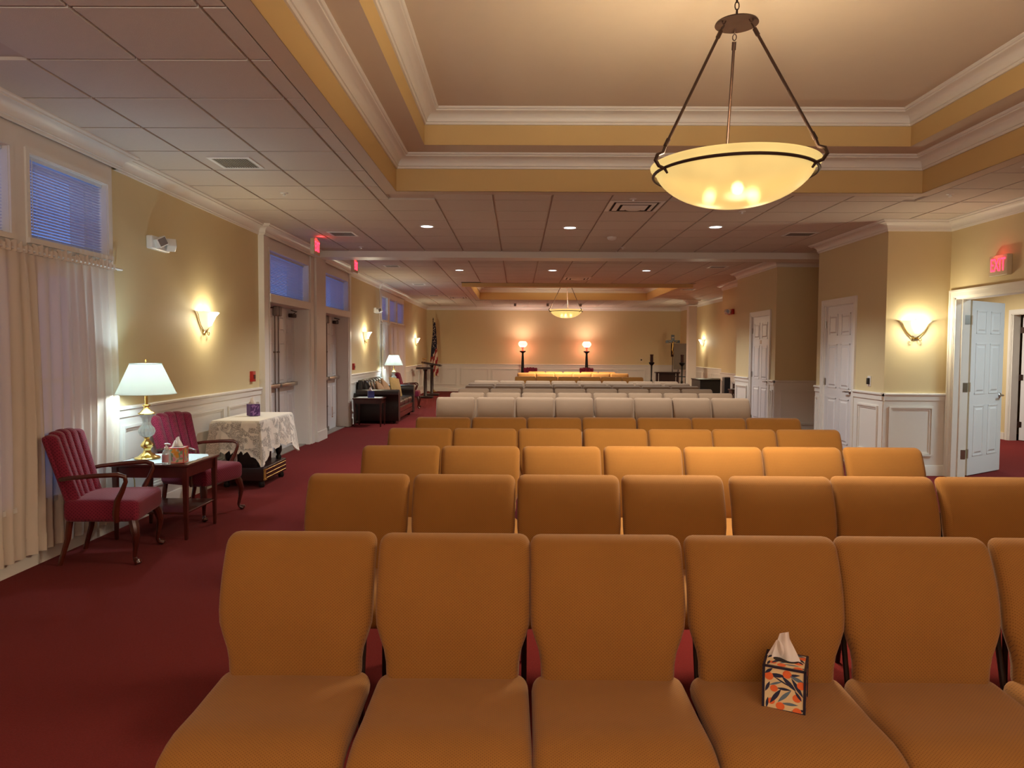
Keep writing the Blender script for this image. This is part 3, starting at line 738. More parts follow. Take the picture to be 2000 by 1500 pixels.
# ------------------------------------------------------------------ pendants
def make_chandelier(loc, label):
    r = thing('bowl_pendant_lamp', label, 'chandelier', loc, 0, 'bowl pendant lamps in the ceiling trays')   # origin at the rim centre
    Rr = .444; D = .215
    prof = [(0.0, -D)]+[(Rr*math.sin(t/14*PI/2)**.93, -D*math.cos(t/14*PI/2)**1.25) for t in range(1, 14)]+[(Rr, 0), (Rr+.028, .012), (Rr+.03, .02), (Rr+.02, .02), (Rr-.012, .006)]
    prof += [((Rr-.012)*math.sin(t/14*PI/2)**.93, -(D-.012)*math.cos(t/14*PI/2)**1.25+.004) for t in range(13, 0, -1)]+[(0, -D+.014)]
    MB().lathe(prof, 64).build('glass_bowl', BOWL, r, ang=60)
    rg = [( (Rr+.012)*math.cos(a*2*PI/64), (Rr+.012)*math.sin(a*2*PI/64), -.03) for a in range(64)]
    MB().tube(rg, .009, 8, closed=True).build('bowl_ring', DMETAL, r)
    top = .835
    MB().lathe([(0, top+.022), (.05, top+.02), (.118, top-.008), (.122, top-.016), (.10, top-.012), (.02, top), (0, top)], 36).build('hub_disc', DMETAL, r)
    for k in range(3):
        an = math.radians(80+120*k); c, s = math.cos(an), math.sin(an)
        a = Vector((c*.085, s*.085, top-.03)); b = Vector((c*(Rr+.025), s*(Rr+.025), .06)); d = (b-a).normalized()
        MB().tube([a+d*.055, b-d*.03], .0085, 10).tube([a+d*.045, a+d*.09], .0125, 10).tube([b-d*.075, b-d*.03], .0125, 10).build('hanging_rod', DMETAL, r)
        m = MB()
        for (p, tw) in ((a+Vector((0, 0, .018)), 0), (a+d*.022, 1)):
            e1 = d; e2 = Vector((-s, c, 0)) if tw else Vector((c, s, 0)).cross(d).cross(d)*-1
            m.tube([p+e1*.017*math.cos(q*PI/5)+e2*.011*math.sin(q*PI/5) for q in range(10)], .0032, 6, closed=True)
        m.build('chain_link', DMETAL, r)
        o = Vector((c, s, 0))
        hk = [b-d*.03, b+Vector((0, 0, -.01)), o*(Rr+.06)+Vector((0, 0, .035)), o*(Rr+.072)+Vector((0, 0, .005)), o*(Rr+.05)+Vector((0, 0, -.025)), o*(Rr+.014)+Vector((0, 0, -.035)), o*(Rr-.005)+Vector((0, 0, -.06))]
        MB().tube(hk, [.009, .010, .011, .011, .010, .009, .006], 8).build('hook', DMETAL, r)
    m = MB()
    for q in range(4):
        cz = top+.045+q*.042
        m.tube([Vector((.012*math.sin(t*PI/5)*(q % 2), .012*math.sin(t*PI/5)*((q+1) % 2), cz+.024*math.cos(t*PI/5))) for t in range(10)], .0035, 6, closed=True)
    m.tube([(0, 0, top+.2), (0, 0, C2-loc[2]-.03)], .005, 6); m.build('chain', DMETAL, r)
    MB().lathe([(.0, C2-loc[2]-.04), (.03, C2-loc[2]-.035), (.065, C2-loc[2]-.01), (.065, C2-loc[2])], 24).build('ceiling_canopy', DMETAL, r)
    for k in range(3):
        an = math.radians(22+120*k); p = (.145*math.cos(an), .145*math.sin(an), -.14)
        MB().lathe([(0, -.03), (.02, -.024), (.03, -.004), (.026, .014), (.014, .028), (0, .03)], 12, p).build('bulb', BULB, r)
        l = light('pendant_bulb', 'POINT', p, CHAND_W, CHAND_COL, .034); l.parent = r
    return r
ch1 = make_chandelier((1.24, 4.2, 2.552), 'large amber glass bowl pendant hanging in the near ceiling tray')
# soft warm light that the amber glass passes downward
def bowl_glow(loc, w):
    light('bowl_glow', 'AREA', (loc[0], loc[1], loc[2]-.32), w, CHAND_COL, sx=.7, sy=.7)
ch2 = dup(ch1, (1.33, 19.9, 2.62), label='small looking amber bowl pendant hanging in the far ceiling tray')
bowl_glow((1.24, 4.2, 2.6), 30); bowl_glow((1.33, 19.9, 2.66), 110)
for l_ in [c_ for c_ in ch2.children if c_.type == 'LIGHT']:
    l_.data = l_.data.copy(); l_.data.energy = CHAND_W*3.4

# ------------------------------------------------------------------ wall sconces
def make_sconce(loc, rz, label):
    r = thing('wall_sconce', label, 'wall light', loc, rz, 'half bowl wall sconces')   # local y out of the wall, origin on the wall at bowl bottom
    prof = [(.018, 0), (.03, .012), (.06, .035), (.098, .075), (.125, .12), (.145, .158), (.158, .168), (.187, .198), (.183, .202), (.15, .172), (.138, .158), (.118, .12), (.09, .078), (.052, .038), (.02, .015)]
    MB().lathe(prof, 28, (0, 0, 0), 0, PI, sy=.82, caps=False).build('glass_shade', SCGLASS, r, ang=50)
    m = MB()
    for s in (-1, 1):
        m.tube([(s*.19, .012, .205), (s*.158, .014, .168), (s*.14, .016, .11), (s*.105, .018, .055), (s*.055, .02, .012), (s*.03, .022, -.012)], [.003, .0035, .004, .004, .004, .004], 6)
        m.tube([(s*.028, .025, -.008), (s*.03, .028, -.03), (s*.045, .03, -.045), (s*.063, .03, -.038), (s*.066, .03, -.02), (s*.055, .03, -.01), (s*.048, .03, -.02)], .0042, 6)
    m.tube([(-.03, .025, -.01), (.03, .025, -.01)], .004, 6)
    m.box(-.035, .035, 0, .012, -.02, .12); m.build('scroll_bracket', BRASS, r)
    MB().lathe([(0, .05), (.02, .06), (.026, .08), (.012, .115), (0, .118)], 10, (0, .065, 0)).build('bulb', BULBS, r)
    l = light('sconce_bulb', 'POINT', (0, .115, .150), SCONCE_W, SCONCE_COL, .05); l.parent = r
    return r
sc1 = make_sconce((WX, 7.62, 1.69), -PI/2, 'glowing half bowl sconce on the left wall above the armchairs')
def far_boost(o):
    for l_ in [c_ for c_ in o.children if c_.type == 'LIGHT']:
        l_.data = l_.data.copy(); l_.data.energy = SCONCE_W*1.2
far_boost(dup(sc1, (WX, 15.65, 1.69), -PI/2, 'glowing sconce above the leather sofa')); far_boost(dup(sc1, (WX, 23.4, 1.69), -PI/2, 'small glowing sconce near the flag'))
dup(sc1, (4.83, YB, 1.69), PI, 'glowing sconce on the right projecting wall beside the open doorway')
far_boost(dup(sc1, (FX, 23.0, 1.69), PI/2, 'sconce half hidden behind the white column'))

# ------------------------------------------------------------------ ceiling fittings
def make_down(loc, label):
    r = thing('recessed_downlight', label, 'downlight', loc, 0, 'recessed downlights in two rows of three')
    MB().lathe([(.075, .0), (.078, -.006), (.10, -.006), (.102, .0)], 28, caps=False).build('trim_ring', PLASTW, r)
    MB().lathe([(0, -.003), (.076, -.003), (.076, .0), (0, .0)], 28, caps=False).build('lens', DLENS, r)
    l = light('downlight_beam', 'SPOT', (0, 0, -.02), DOWN_W, DOWN_COL, .06, spot=(math.radians(125), .6)); l.parent = r
    return r
dn = None
for (x, y, t) in ((-1.18, 9.32, 'left one of the nearer row of three downlights'), (.665, 9.37, 'middle one of the nearer row of three downlights'), (2.52, 9.27, 'right one of the nearer row of three downlights'),
                  (-1.17, 14.34, 'left one of the farther row of three downlights'), (.68, 14.31, 'middle one of the farther row of three downlights'), (2.53, 14.27, 'right one of the farther row of three downlights')):
    if dn is None: dn = make_down((x, y, C), t)
    else: dup(dn, (x, y, C), label=t)
def grille(x, y, w, d, label, first=[None]):
    r = thing('ceiling_vent', label, 'vent', (x, y, C-.001), 0, 'slatted ceiling air vents')
    f = .03
    MB().box(-w/2, w/2, -d/2, -d/2+f, -.008, 0).box(-w/2, w/2, d/2-f, d/2, -.008, 0).box(-w/2, -w/2+f, -d/2+f, d/2-f, -.008, 0).box(w/2-f, w/2, -d/2+f, d/2-f, -.008, 0).build('frame', PLASTW, r, smooth=False)
    B(-w/2+f, w/2-f, -d/2+f, d/2-f, -.0015, 0).build('backing', DARKG, r, smooth=False)
    m = MB(); n = 14
    for k in range(n):
        xx = -w/2+f+(w-2*f)*(k+.5)/n; m.box(xx-.006, xx+.005, -d/2+f, d/2-f, -.007, -.002)
    o = m.build('louvers', GREY, r, smooth=False); o['kind'] = 'stuff'
    return r
grille(-2.42, 6.2, .36, .36, 'slatted vent in the left ceiling nearest the viewer')
grille(-2.42, 9.95, .36, .36, 'slatted vent in the left ceiling near the exit sign')
grille(3.8, 9.8, .4, .3, 'shaded vent on the right ceiling before the projecting wall')
grille(4.55, 6.05, .5, .4, 'vent at the right picture edge above the doorway')
grille(-2.4, 13.7, .3, .3, 'left ceiling vent just past the beam'); grille(-2.4, 17.4, .3, .3, 'left ceiling vent above the sofa'); grille(-2.45, 21.0, .3, .3, 'leftmost ceiling vent near the flag corner')
grille(3.75, 13.6, .35, .3, 'right ceiling vent just past the beam'); grille(4.35, 18.5, .35, .3, 'far right ceiling vent before the column')
def diffuser(x, y, label):
    r = thing('square_diffuser', label, 'vent', (x, y, C), 0, 'square ceiling diffusers')
    m = MB()
    for (a, b, z) in ((.295, .25, -.006), (.22, .17, -.016), (.14, .09, -.026)):
        v = [(s*a, t*a, 0 if a > .29 else z+.01) for s, t in ((-1, -1), (1, -1), (1, 1), (-1, 1))]+[(s*b, t*b, z) for s, t in ((-1, -1), (1, -1), (1, 1), (-1, 1))]
        m.add(v, [(0, 1, 5, 4), (1, 2, 6, 5), (2, 3, 7, 6), (3, 0, 4, 7)])
    m.build('cone', PLASTW, r, smooth=False)
    MB().lathe([(0, -.03), (.09, -.034), (.12, -.02), (.12, -.012)], 20).build('centre_plate', PLASTW, r)
    B(-.24, .24, -.24, .24, -.002, 0).build('backing', DARKG, r, smooth=False)
diffuser(1.27, 8.0, 'square diffuser in the ceiling left of the near pendant'); diffuser(1.3, 15.9, 'square diffuser before the far ceiling tray'); diffuser(-1.8, 21.7, 'square diffuser left of the far ceiling tray')
def small_cap(x, y, label, r=.04):
    MBx = MB().lathe([(r, 0), (r*.98, -.004), (r*.5, -.008), (.012, -.01), (.012, -.026), (.02, -.028), (0, -.03)], 16)
    tag(MBx.build('sprinkler_head', PLASTW, None, (x, y, C)), label, 'sprinkler', 'ceiling sprinkler heads')
small_cap(-2.395, 7.39, 'sprinkler head right of the near left vent'); small_cap(-2.44, 11.2, 'sprinkler head in front of the ceiling beam'); small_cap(4.33, 7.31, 'sprinkler head over the right doorway side')
small_cap(2.54, 8.25, 'sprinkler head right of the near pendant'); small_cap(1.6, 11.1, 'sprinkler head left of middle before the beam'); small_cap(1.5, 12.6, 'sprinkler head just past the beam'); small_cap(1.2, 7.6, 'sprinkler head above the near square diffuser')
sd = MB().lathe([(.065, 0), (.065, -.02), (.055, -.035), (.03, -.045), (0, -.047)], 24); tag(sd.build('smoke_detector', PLASTW, None, (1.307, 10.12, C)), 'round white smoke detector on the shaded ceiling', 'smoke detector')
# small spot heads over the rear wall
for i, x in enumerate((-.1, 1.0, 2.1)):
    r = thing('track_spot', 'small ceiling spot, %s of three before the rear wall' % ('leftmost', 'middle', 'rightmost')[i], 'spotlight', (x, 24.2, C), 0, 'small ceiling spots before the rear wall')
    MB().lathe([(0, 0), (.05, 0), (.05, -.015), (0, -.018)], 14).build('mount', PLASTW, r); MB().lathe([(0, -.10), (.04, -.10), (.045, -.03), (.02, -.01), (0, -.01)], 14).build('head', GREY, r)

# ------------------------------------------------------------------ EXIT signs
def text_mesh(s, size, m, depth=.002):
    cu = bpy.data.curves.new('lettering', 'FONT'); cu.body = s; cu.size = size; cu.extrude = depth; cu.align_x = 'CENTER'; cu.align_y = 'CENTER'; cu.offset = .001
    o = bpy.data.objects.new('tmp', cu); COL.objects.link(o)
    dg = bpy.context.evaluated_depsgraph_get(); me = bpy.data.meshes.new_from_object(o.evaluated_get(dg)); bpy.data.objects.remove(o)
    me.materials.clear(); me.materials.append(m); return me
def exit_sign(loc, rz, label, hang):
    """local x along the sign, y out of its face"""
    r = thing('exit_sign', label, 'exit sign', loc, rz, 'lit red exit signs')
    bodym = mat('beige_sign_body', (206, 190, 160), .5)
    MB().rbox((0, .028, 0), (.15, .028, .11), .008, (1, 1, 1)).build('housing', bodym, r)
    me = text_mesh('EXIT', .19, EXITR)
    o = bpy.data.objects.new('lettering', me); COL.objects.link(o); o.parent = r; o.location = (0, .058, .0); o.rotation_euler = (PI/2, 0, PI); o.scale = (.62, 1.05, 1)
    if hang: B(-.06, .06, .01, .045, .11, .13).build('ceiling_mount', bodym, r, smooth=False)
    l = light('exit_glow', 'POINT', (0, .11, .12), .16, (1, .06, .08), .03); l.parent = r
exit_sign((-2.9, 10.2, 2.945), -PI/2, 'lit red EXIT sign hung before the nearer exit doors', True)
exit_sign((-2.87, 12.5, 2.945), -PI/2, 'lit red EXIT sign hung before the farther exit doors', True)
exit_sign((RX, 7.84, 2.45), PI/2, 'lit red EXIT sign above the open doorway on the right', False)

# ------------------------------------------------------------------ emergency lights, alarms, switches
def emergency(loc, rz, label, red=False):
    r = thing('emergency_light', label, 'emergency light', loc, rz, 'twin headed emergency lights')
    MB().rbox((0, .03, 0), (.17, .03, .06), .015, (2, 1, 1)).build('housing', RED if red else PLASTW, r)
    lens = mat('headlamp_lens', (150, 150, 156), .15, .6)
    for s in (-1, 1):
        M = Matrix.Translation((s*.10, .10, .005)) @ Matrix.Rotation(-s*.6, 4, 'Z') @ Matrix.Rotation(.5*s, 4, 'Y')
        h = MB().rbox((0, 0, 0), (.048, .04, .042), .008, (1, 1, 1)).move(M).build('lamp_head', PLASTW, r)
        MB().box(-.038, .038, .038, .042, -.033, .033).move(M).build('lens', lens, h, smooth=False)
emergency((WX, 6.62, 2.46), -PI/2, 'white twin head emergency light left of the near sconce')
emergency((WX, 16.8, 2.42), -PI/2, 'small emergency light above the sofa lamp')
emergency((4.93, 16.6, 2.42), PI/2, 'emergency light with red housing on the far right wall', True)
def pull(loc, label):
    r = thing('fire_alarm_pull', label, 'fire alarm', loc, -PI/2, 'red fire alarm pull stations')
    MB().rbox((0, .02, 0), (.045, .022, .065), .006, (1, 1, 1)).build('box', RED, r)
    MB().box(-.025, .025, .042, .048, -.03, .02).build('handle', mat('dark_red_handle', (70, 14, 14), .4), r, smooth=False)
pull((WX, 8.96, 1.16), 'red fire alarm pull box left of the nearer exit doors'); pull((WX, 14.5, 1.16), 'red fire alarm pull box right of the farther exit doors')
r = thing('wall_control', 'small white wall plate with black control beside the side door', 'thermostat', (BX, 9.14, 1.14), PI/2)
B(-.04, .04, 0, .008, -.065, .065).build('plate', PLASTW, r, smooth=False); MB().rbox((0, .02, 0), (.022, .014, .04), .006, (1, 1, 1)).build('control', BLACK, r)
r = thing('wall_outlet', 'small cream outlet plate on the rear wall near the candle stand', 'outlet', (4.52, YR, 1.19), PI)
B(-.06, .06, 0, .008, -.09, .09).build('plate', CREAMB, r, smooth=False); MB().lathe([(0, .012), (.03, .012), (.03, .0)], 14).move(Matrix.Rotation(-PI/2, 4, 'X')).build('socket', BLACK, r)
r = thing('baseboard_heater', 'grey slatted heater on the wall foot left of the sofa', 'heater', (WX, 14.9, 0), -PI/2)
MB().prism([(0, .02), (.10, .02), (.10, .22), (.06, .30), (0, .30)], -.28, .28, 'x').build('casing', mat('heater_enamel', (176, 166, 160), .5), r, smooth=False)
m = MB()
for k in range(9): m.box(-.25, .25, .10, .104, .05+k*.018, .058+k*.018)
o = m.build('fins', GREY, r, smooth=False); o['kind'] = 'stuff'

# ------------------------------------------------------------------ congregation chairs
def make_chair(fab, label, group):
    r = thing('stacking_chair', label, 'chair', (0, 0, 0), 0, group)      # faces -Y, origin under the seat centre
    def seatf(x, y, z):
        x *= .984
        t = max(0, (-y-.10)/.15); zz = z-.055*t*t+.006*math.cos(x/.25*PI/2)*(1 if z > 0 else 0)
        zz += .012*max(0, y/.22)
        return (x*(1+.015*(-y/.25)), y, zz)
    MB().rbox((0, -.01, .415), (.248, .245, .042), (.04, .05, .042), (8, 10, 1), seatf).build('seat', fab, r, ang=180)
    def backf(x, y, z):
        t = z/.24
        q_ = min(1, max(0, (-t-.08)/.55)); w = 1.0-.03*max(0, -t)-.12*q_*q_*(3-2*q_)
        yy = y+.30*(z)*.42-.02*math.cos(t*PI/2)
        if y < 0: yy -= .012*math.cos(x/.25*PI/2)*math.cos(t*PI/2)
        return (x*w, yy+.13*max(0, t)**2*.35, z)
    MB().rbox((0, .235, .667), (.247, .036, .230), (.036, .036, .036), (8, 1, 10), backf).build('backrest', fab, r, ang=180)
    for sx in (-1, 1):
        x = sx*.215
        MB().tube([(x, -.19, .375), (x, -.20, .0)], .0115, 8).build('leg', DARKFR, r)
        MB().tube([(x, .17, .375), (x, .23, .0)], .0115, 8).build('leg', DARKFR, r)
        MB().tube([(x*.93, .14, .38), (x*.93, .265, .42), (x*.93, .30, .55), (x*.93, .315, .72)], .011, 8, sx=.8).build('back_post', DARKFR, r)
    MB().box(-.222, .222, -.2, -.18, .365, .383).box(-.222, .222, .16, .18, .365, .383).box(-.222, -.204, -.2, .18, .365, .383).box(.204, .222, -.2, .18, .365, .383).build('seat_frame', DARKFR, r, smooth=False)
    return r
DARKFR = mat('dark_bronze_frame', (40, 24, 20), .4, .5)
proto_g = make_chair(GOLD, '', 'gold dotted stacking chairs'); proto_t = make_chair(TAUPE, '', 'plain taupe stacking chairs')
used = {'g': False, 't': False}
ORD = ['first', 'second', 'third', 'fourth', 'fifth', 'sixth', 'seventh', 'eighth', 'ninth', 'tenth']
ROWS = [  # kind, left x of backs, pitch, Y of back tops, count, row phrase
 ('g', -.948, .4955, 2.345, 2.33, 7, 'front row nearest the viewer'),
 ('g', -1.02, .5085, 3.462, 3.495, 8, 'second row from the viewer'),
 ('g', -.986, .5075, 4.505, 4.57, 7, 'third row from the viewer'),
 ('g', -1.004, .504, 5.535, 5.60, 7, 'fourth row from the viewer'),
 ('g', -.914, .50, 6.45, 6.58, 7, 'fifth and last near gold row'),
 ('t', -1.045, .509, 9.24, 9.37, 8, 'nearest taupe row'),
 ('t', -.971, .513, 10.28, 10.45, 8, 'second taupe row'),
 ('t', -.955, .512, 11.41, 11.57, 8, 'third taupe row'),
 ('t', -.917, .513, 12.44, 12.58, 8, 'fourth taupe row'),
 ('t', -.935, .525, 13.35, 13.57, 8, 'fifth taupe row'),
 ('t', -.885, .517, 14.38, 14.48, 8, 'farthest taupe row'),
 ('g', -.06, .503, 16.85, 16.85, 6, 'nearest row of the far gold chairs'),
 ('g', -.012, .509, 19.7, 19.6, 6, 'middle row of the far gold chairs'),
 ('g', .30, .509, 20.9, 20.8, 5, 'farthest row of the gold chairs')]
CH_FRONT4 = None
for (k, x0, p, ya, yb, n, phrase) in ROWS:
    for i in range(n):
        t = i/(n-1); x = x0+p*(i+.5)+rnd.uniform(-.005, .005); y = ya+(yb-ya)*t-.30+rnd.uniform(-.008, .008)
        lab = '%s stacking chair, %s from the left in the %s' % ('gold' if k == 'g' else 'taupe', ORD[i], phrase)
        pr = proto_g if k == 'g' else proto_t
        if not used[k]:
            used[k] = True; c = pr; c.location = (x, y, 0); c['label'] = lab
        else: c = dup(pr, (x, y, 0), label=lab)
        c.rotation_euler = (0, 0, rnd.uniform(-.008, .008)-(.012 if phrase.startswith('front') and i > 2 else 0))
        if phrase.startswith('front') and i == 3: CH_FRONT4 = c

# ------------------------------------------------------------------ tissue boxes
def ellipse(cx, cy, a, b, rot, n=12):
    return [(cx+a*math.cos(t*2*PI/n)*math.cos(rot)-b*math.sin(t*2*PI/n)*math.sin(rot), cy+a*math.cos(t*2*PI/n)*math.sin(rot)+b*math.sin(t*2*PI/n)*math.cos(rot)) for t in range(n)]
def leafp(cx, cy, L, w, rot):
    pts = [(L*(t/6-.5), w*math.sin(PI*t/6)) for t in range(7)]+[(L*(.5-t/6), -w*math.sin(PI*t/6)) for t in range(1, 6)]
    c, s = math.cos(rot), math.sin(rot); return [(cx+a*c-b*s, cy+a*s+b*c) for a, b in pts]
def inbox(poly, w, h, mrg=.003): return [(max(-w+mrg, min(w-mrg, a)), max(mrg, min(h-mrg, b))) for a, b in poly]
def tissue_box(loc, rz, label, w, h, base, edge, prints, tip=0):
    """prints: list of (polygon generator list) for the front; reused on the sides"""
    r = thing('tissue_box', label, 'tissue box', loc, rz)
    MB().box(-w, w, -w, w, 0, h).build('carton', base, r, smooth=False)
    if edge:
        m = MB(); e = .0035
        for (a, b) in ((-w, -w), (w, -w), (w, w), (-w, w)): m.box(a-e, a+e, b-e, b+e, 0, h)
        for z in (0, h-e*1.4):
            m.box(-w-e, w+e, -w-e, -w+e, z, z+e*1.6).box(-w-e, w+e, w-e, w+e, z, z+e*1.6).box(-w-e, -w+e, -w, w, z, z+e*1.6).box(w-e, w+e, -w, w, z, z+e*1.6)
        m.build('edge_band', edge, r, smooth=False)
    for mt in {p[0].name: p[0] for p in prints}.values():
        m = MB()
        for (mm, poly) in prints:
            if mm is not mt: continue
            pl_ = inbox(poly, w, h); n = len(pl_); d = .0006+.0002*(prints.index((mm, poly)) % 5)
            m.add([(a, -w-d, b) for a, b in pl_], [tuple(range(n))]); m.add([(w+d, a, b) for a, b in pl_], [tuple(range(n))])
            m.add([(a, b-w, h+d*.5) for a, b in [(a, min(b, 2*w-.003)) for a, b in pl_]], [tuple(range(n))])
        m.build('printed_pattern', mt, r, smooth=False)['kind'] = 'stuff'
    MB().lathe([(0, 0), (.035, 0), (.036, .001), (0, .0015)], 18, (0, 0, h+.0005), sy=.55).build('opening', mat('opening_shadow', (40, 30, 30), .9), r)
    def T(u, v):
        zz = v*.075; s = 1-v*.75
        return (((u-.5)*.085*s)+.012*v*math.sin(u*3)-.01*v, .010*math.sin(u*7+v*2)*(1-v*.4)+.012*v, h-.004+zz+(.012*math.sin(u*PI) if v > .9 else 0))
    MB().surf(T, 16, 8).build('tissue', TISSUE, r, ang=180)
    def T2(u, v):
        s = 1-v*.8; return ((u-.5)*.07*s-.022, .014+.008*math.sin(u*6)-.01*v, h-.004+v*.058)
    MB().surf(T2, 12, 6).build('tissue', TISSUE, r, ang=180)
    return r
TISSUE = sheer('tissue_paper', (240, 232, 226), 1.0, .25)
NAVY = mat('navy_print', (34, 38, 66), .6); ORG = mat('orange_print', (226, 104, 50), .6); CRM = mat('cream_carton', (222, 196, 150), .6); TEAL = mat('blue_grey_print', (92, 112, 128), .6)
W_, H_ = .056, .13
pr = []
for (px, py, L, wd, ro, mt) in ((.32, .80, .45, .055, .05, NAVY), (.62, .66, .50, .055, -.75, NAVY), (.82, .60, .55, .05, -1.0, NAVY), (.5, .52, .36, .035, .0, NAVY), (.30, .33, .50, .055, 1.0, NAVY), (.52, .36, .50, .05, .85, TEAL),
        (.65, .20, .42, .04, .05, TEAL), (.82, .78, .40, .05, -.35, TEAL), (.10, .52, .30, .04, 1.2, NAVY), (.12, .88, .25, .04, .7, NAVY), (.88, .09, .40, .035, .2, NAVY), (.1, .15, .3, .035, 1.45, NAVY), (.45, .68, .5, .02, -.45, NAVY), (.3, .62, .35, .03, .4, TEAL), (.85, .42, .3, .035, 2.2, NAVY), (.72, .86, .35, .035, .2, NAVY)):
    pr.append((mt, leafp((px-.5)*2*W_, py*H_, L*2*W_, wd*2*W_, ro)))
for (px, py, rr) in ((.57, .86, .11), (.13, .76, .11), (.92, .66, .11), (.26, .50, .095), (.82, .36, .11), (.20, .20, .09), (.42, .12, .11), (.83, .06, .11)):
    pr.append((ORG, ellipse((px-.5)*2*W_, py*H_, rr*2*W_, rr*2*W_*.95, 0, 14)))
cl = CH_FRONT4.location
tb1 = tissue_box((.80, 2.09, .4585), math.radians(-25), 'tissue box with orange fruit and navy leaf print on a front row seat', W_, H_, CRM, mat('navy_edge', (30, 24, 44), .5), pr)
PUR = mat('purple_carton', (74, 36, 104), .5); LIL = mat('lilac_print', (150, 110, 176), .6)
pr2 = [(LIL, leafp(rnd.uniform(-.045, .045), rnd.uniform(.01, .12), .05, .006, rnd.uniform(0, 3))) for _ in range(14)]
tissue_box((-2.98, 8.05, .752), math.radians(40), 'purple tissue box standing on the lace tablecloth', .056, .13, PUR, None, pr2)
PNK = mat('coral_print', (222, 96, 96), .6); YEL = mat('amber_print', (232, 160, 60), .6); GRN = mat('sage_print', (140, 170, 140), .6); CAR = mat('pale_floral_carton', (226, 196, 170), .6); LPN = mat('pink_print', (226, 140, 170), .6)
pr3 = []
for _ in range(10): pr3.append((GRN, leafp(rnd.uniform(-.045, .045), rnd.uniform(.01, .12), .05, .008, rnd.uniform(0, 3))))
for (a, b, rr, mt) in ((-.02, .10, .02, YEL), (.005, .075, .02, YEL), (.01, .055, .014, YEL), (-.02, .03, .017, LPN), (.035, .11, .015, PNK), (.035, .05, .014, LPN), (-.04, .06, .014, PNK)): pr3.append((mt, ellipse(a, b, rr, rr, 0, 12)))
tissue_box((-2.68, 5.62, .604), math.radians(8), 'floral coral tissue box beside the crystal lamp', .056, .12, CAR, PNK, pr3)
BLU = mat('blue_carton', (52, 56, 120), .5)
tissue_box((-2.88, 14.05, .563), math.radians(20), 'blue tissue box on the end table by the sofa', .058, .13, BLU, None, [])

# ------------------------------------------------------------------ side tables, lamps
def lamp_table(loc, rz, label, w=.30, d=.30, h=.6, shelf=True):
    r = thing('side_table', label, 'side table', loc, rz)
    MB().rbox((0, 0, h-.012), (w, d, .012), .008, (2, 2, 1)).build('tabletop', WOOD, r)
    MB().box(-w+.03, w-.03, -d+.03, -d+.048, h-.11, h-.024).box(-w+.03, w-.03, d-.048, d-.03, h-.11, h-.024).box(-w+.03, -w+.048, -d+.03, d-.03, h-.11, h-.024).box(w-.048, w-.03, -d+.03, d-.03, h-.11, h-.024).build('apron', WOOD, r, smooth=False)
    for sx in (-1, 1):
        for sy in (-1, 1):
            a, b = sx*(w-.035), sy*(d-.035)
            MB().add([(a-.02, b-.02, h-.024), (a+.02, b-.02, h-.024), (a+.02, b+.02, h-.024), (a-.02, b+.02, h-.024), (a-.011, b-.011, 0), (a+.011, b-.011, 0), (a+.011, b+.011, 0), (a-.011, b+.011, 0)],
                     [(0, 1, 2, 3), (7, 6, 5, 4), (0, 4, 5, 1), (1, 5, 6, 2), (2, 6, 7, 3), (3, 7, 4, 0)]).build('leg', WOOD, r, smooth=False)
    if shelf: MB().rbox((0, 0, .21), (w-.03, d-.03, .009), .006, (2, 2, 1)).build('shelf', WOOD, r)
    return r
lamp_table((-2.87, 5.82, 0), 0, 'mahogany side table with a lower shelf between two rose armchairs', .31, .30, .60)
dl = MB()
def doily(w, d, z, parent_loc, label, nm='lace_runner'):
    pts = []; n = 64
    for k in range(n):
        t = 2*PI*k/n; c, s = math.cos(t), math.sin(t); q = 1/max(abs(c), abs(s)); rr = 1+.025*math.sin(k*PI/2*1.0)*(1 if k % 2 else -1)
        q = min(q, 1.25); pts.append((w*c*q*rr, d*s*q*rr))
    m = MB().prism(pts, 0, .0025, 'z'); return tag(m.build(nm, DOILY, None, (parent_loc[0], parent_loc[1], z), smooth=False), label, 'doily')
doily(.27, .26, .6005, (-2.87, 5.82), 'white lace runner under the crystal lamp')
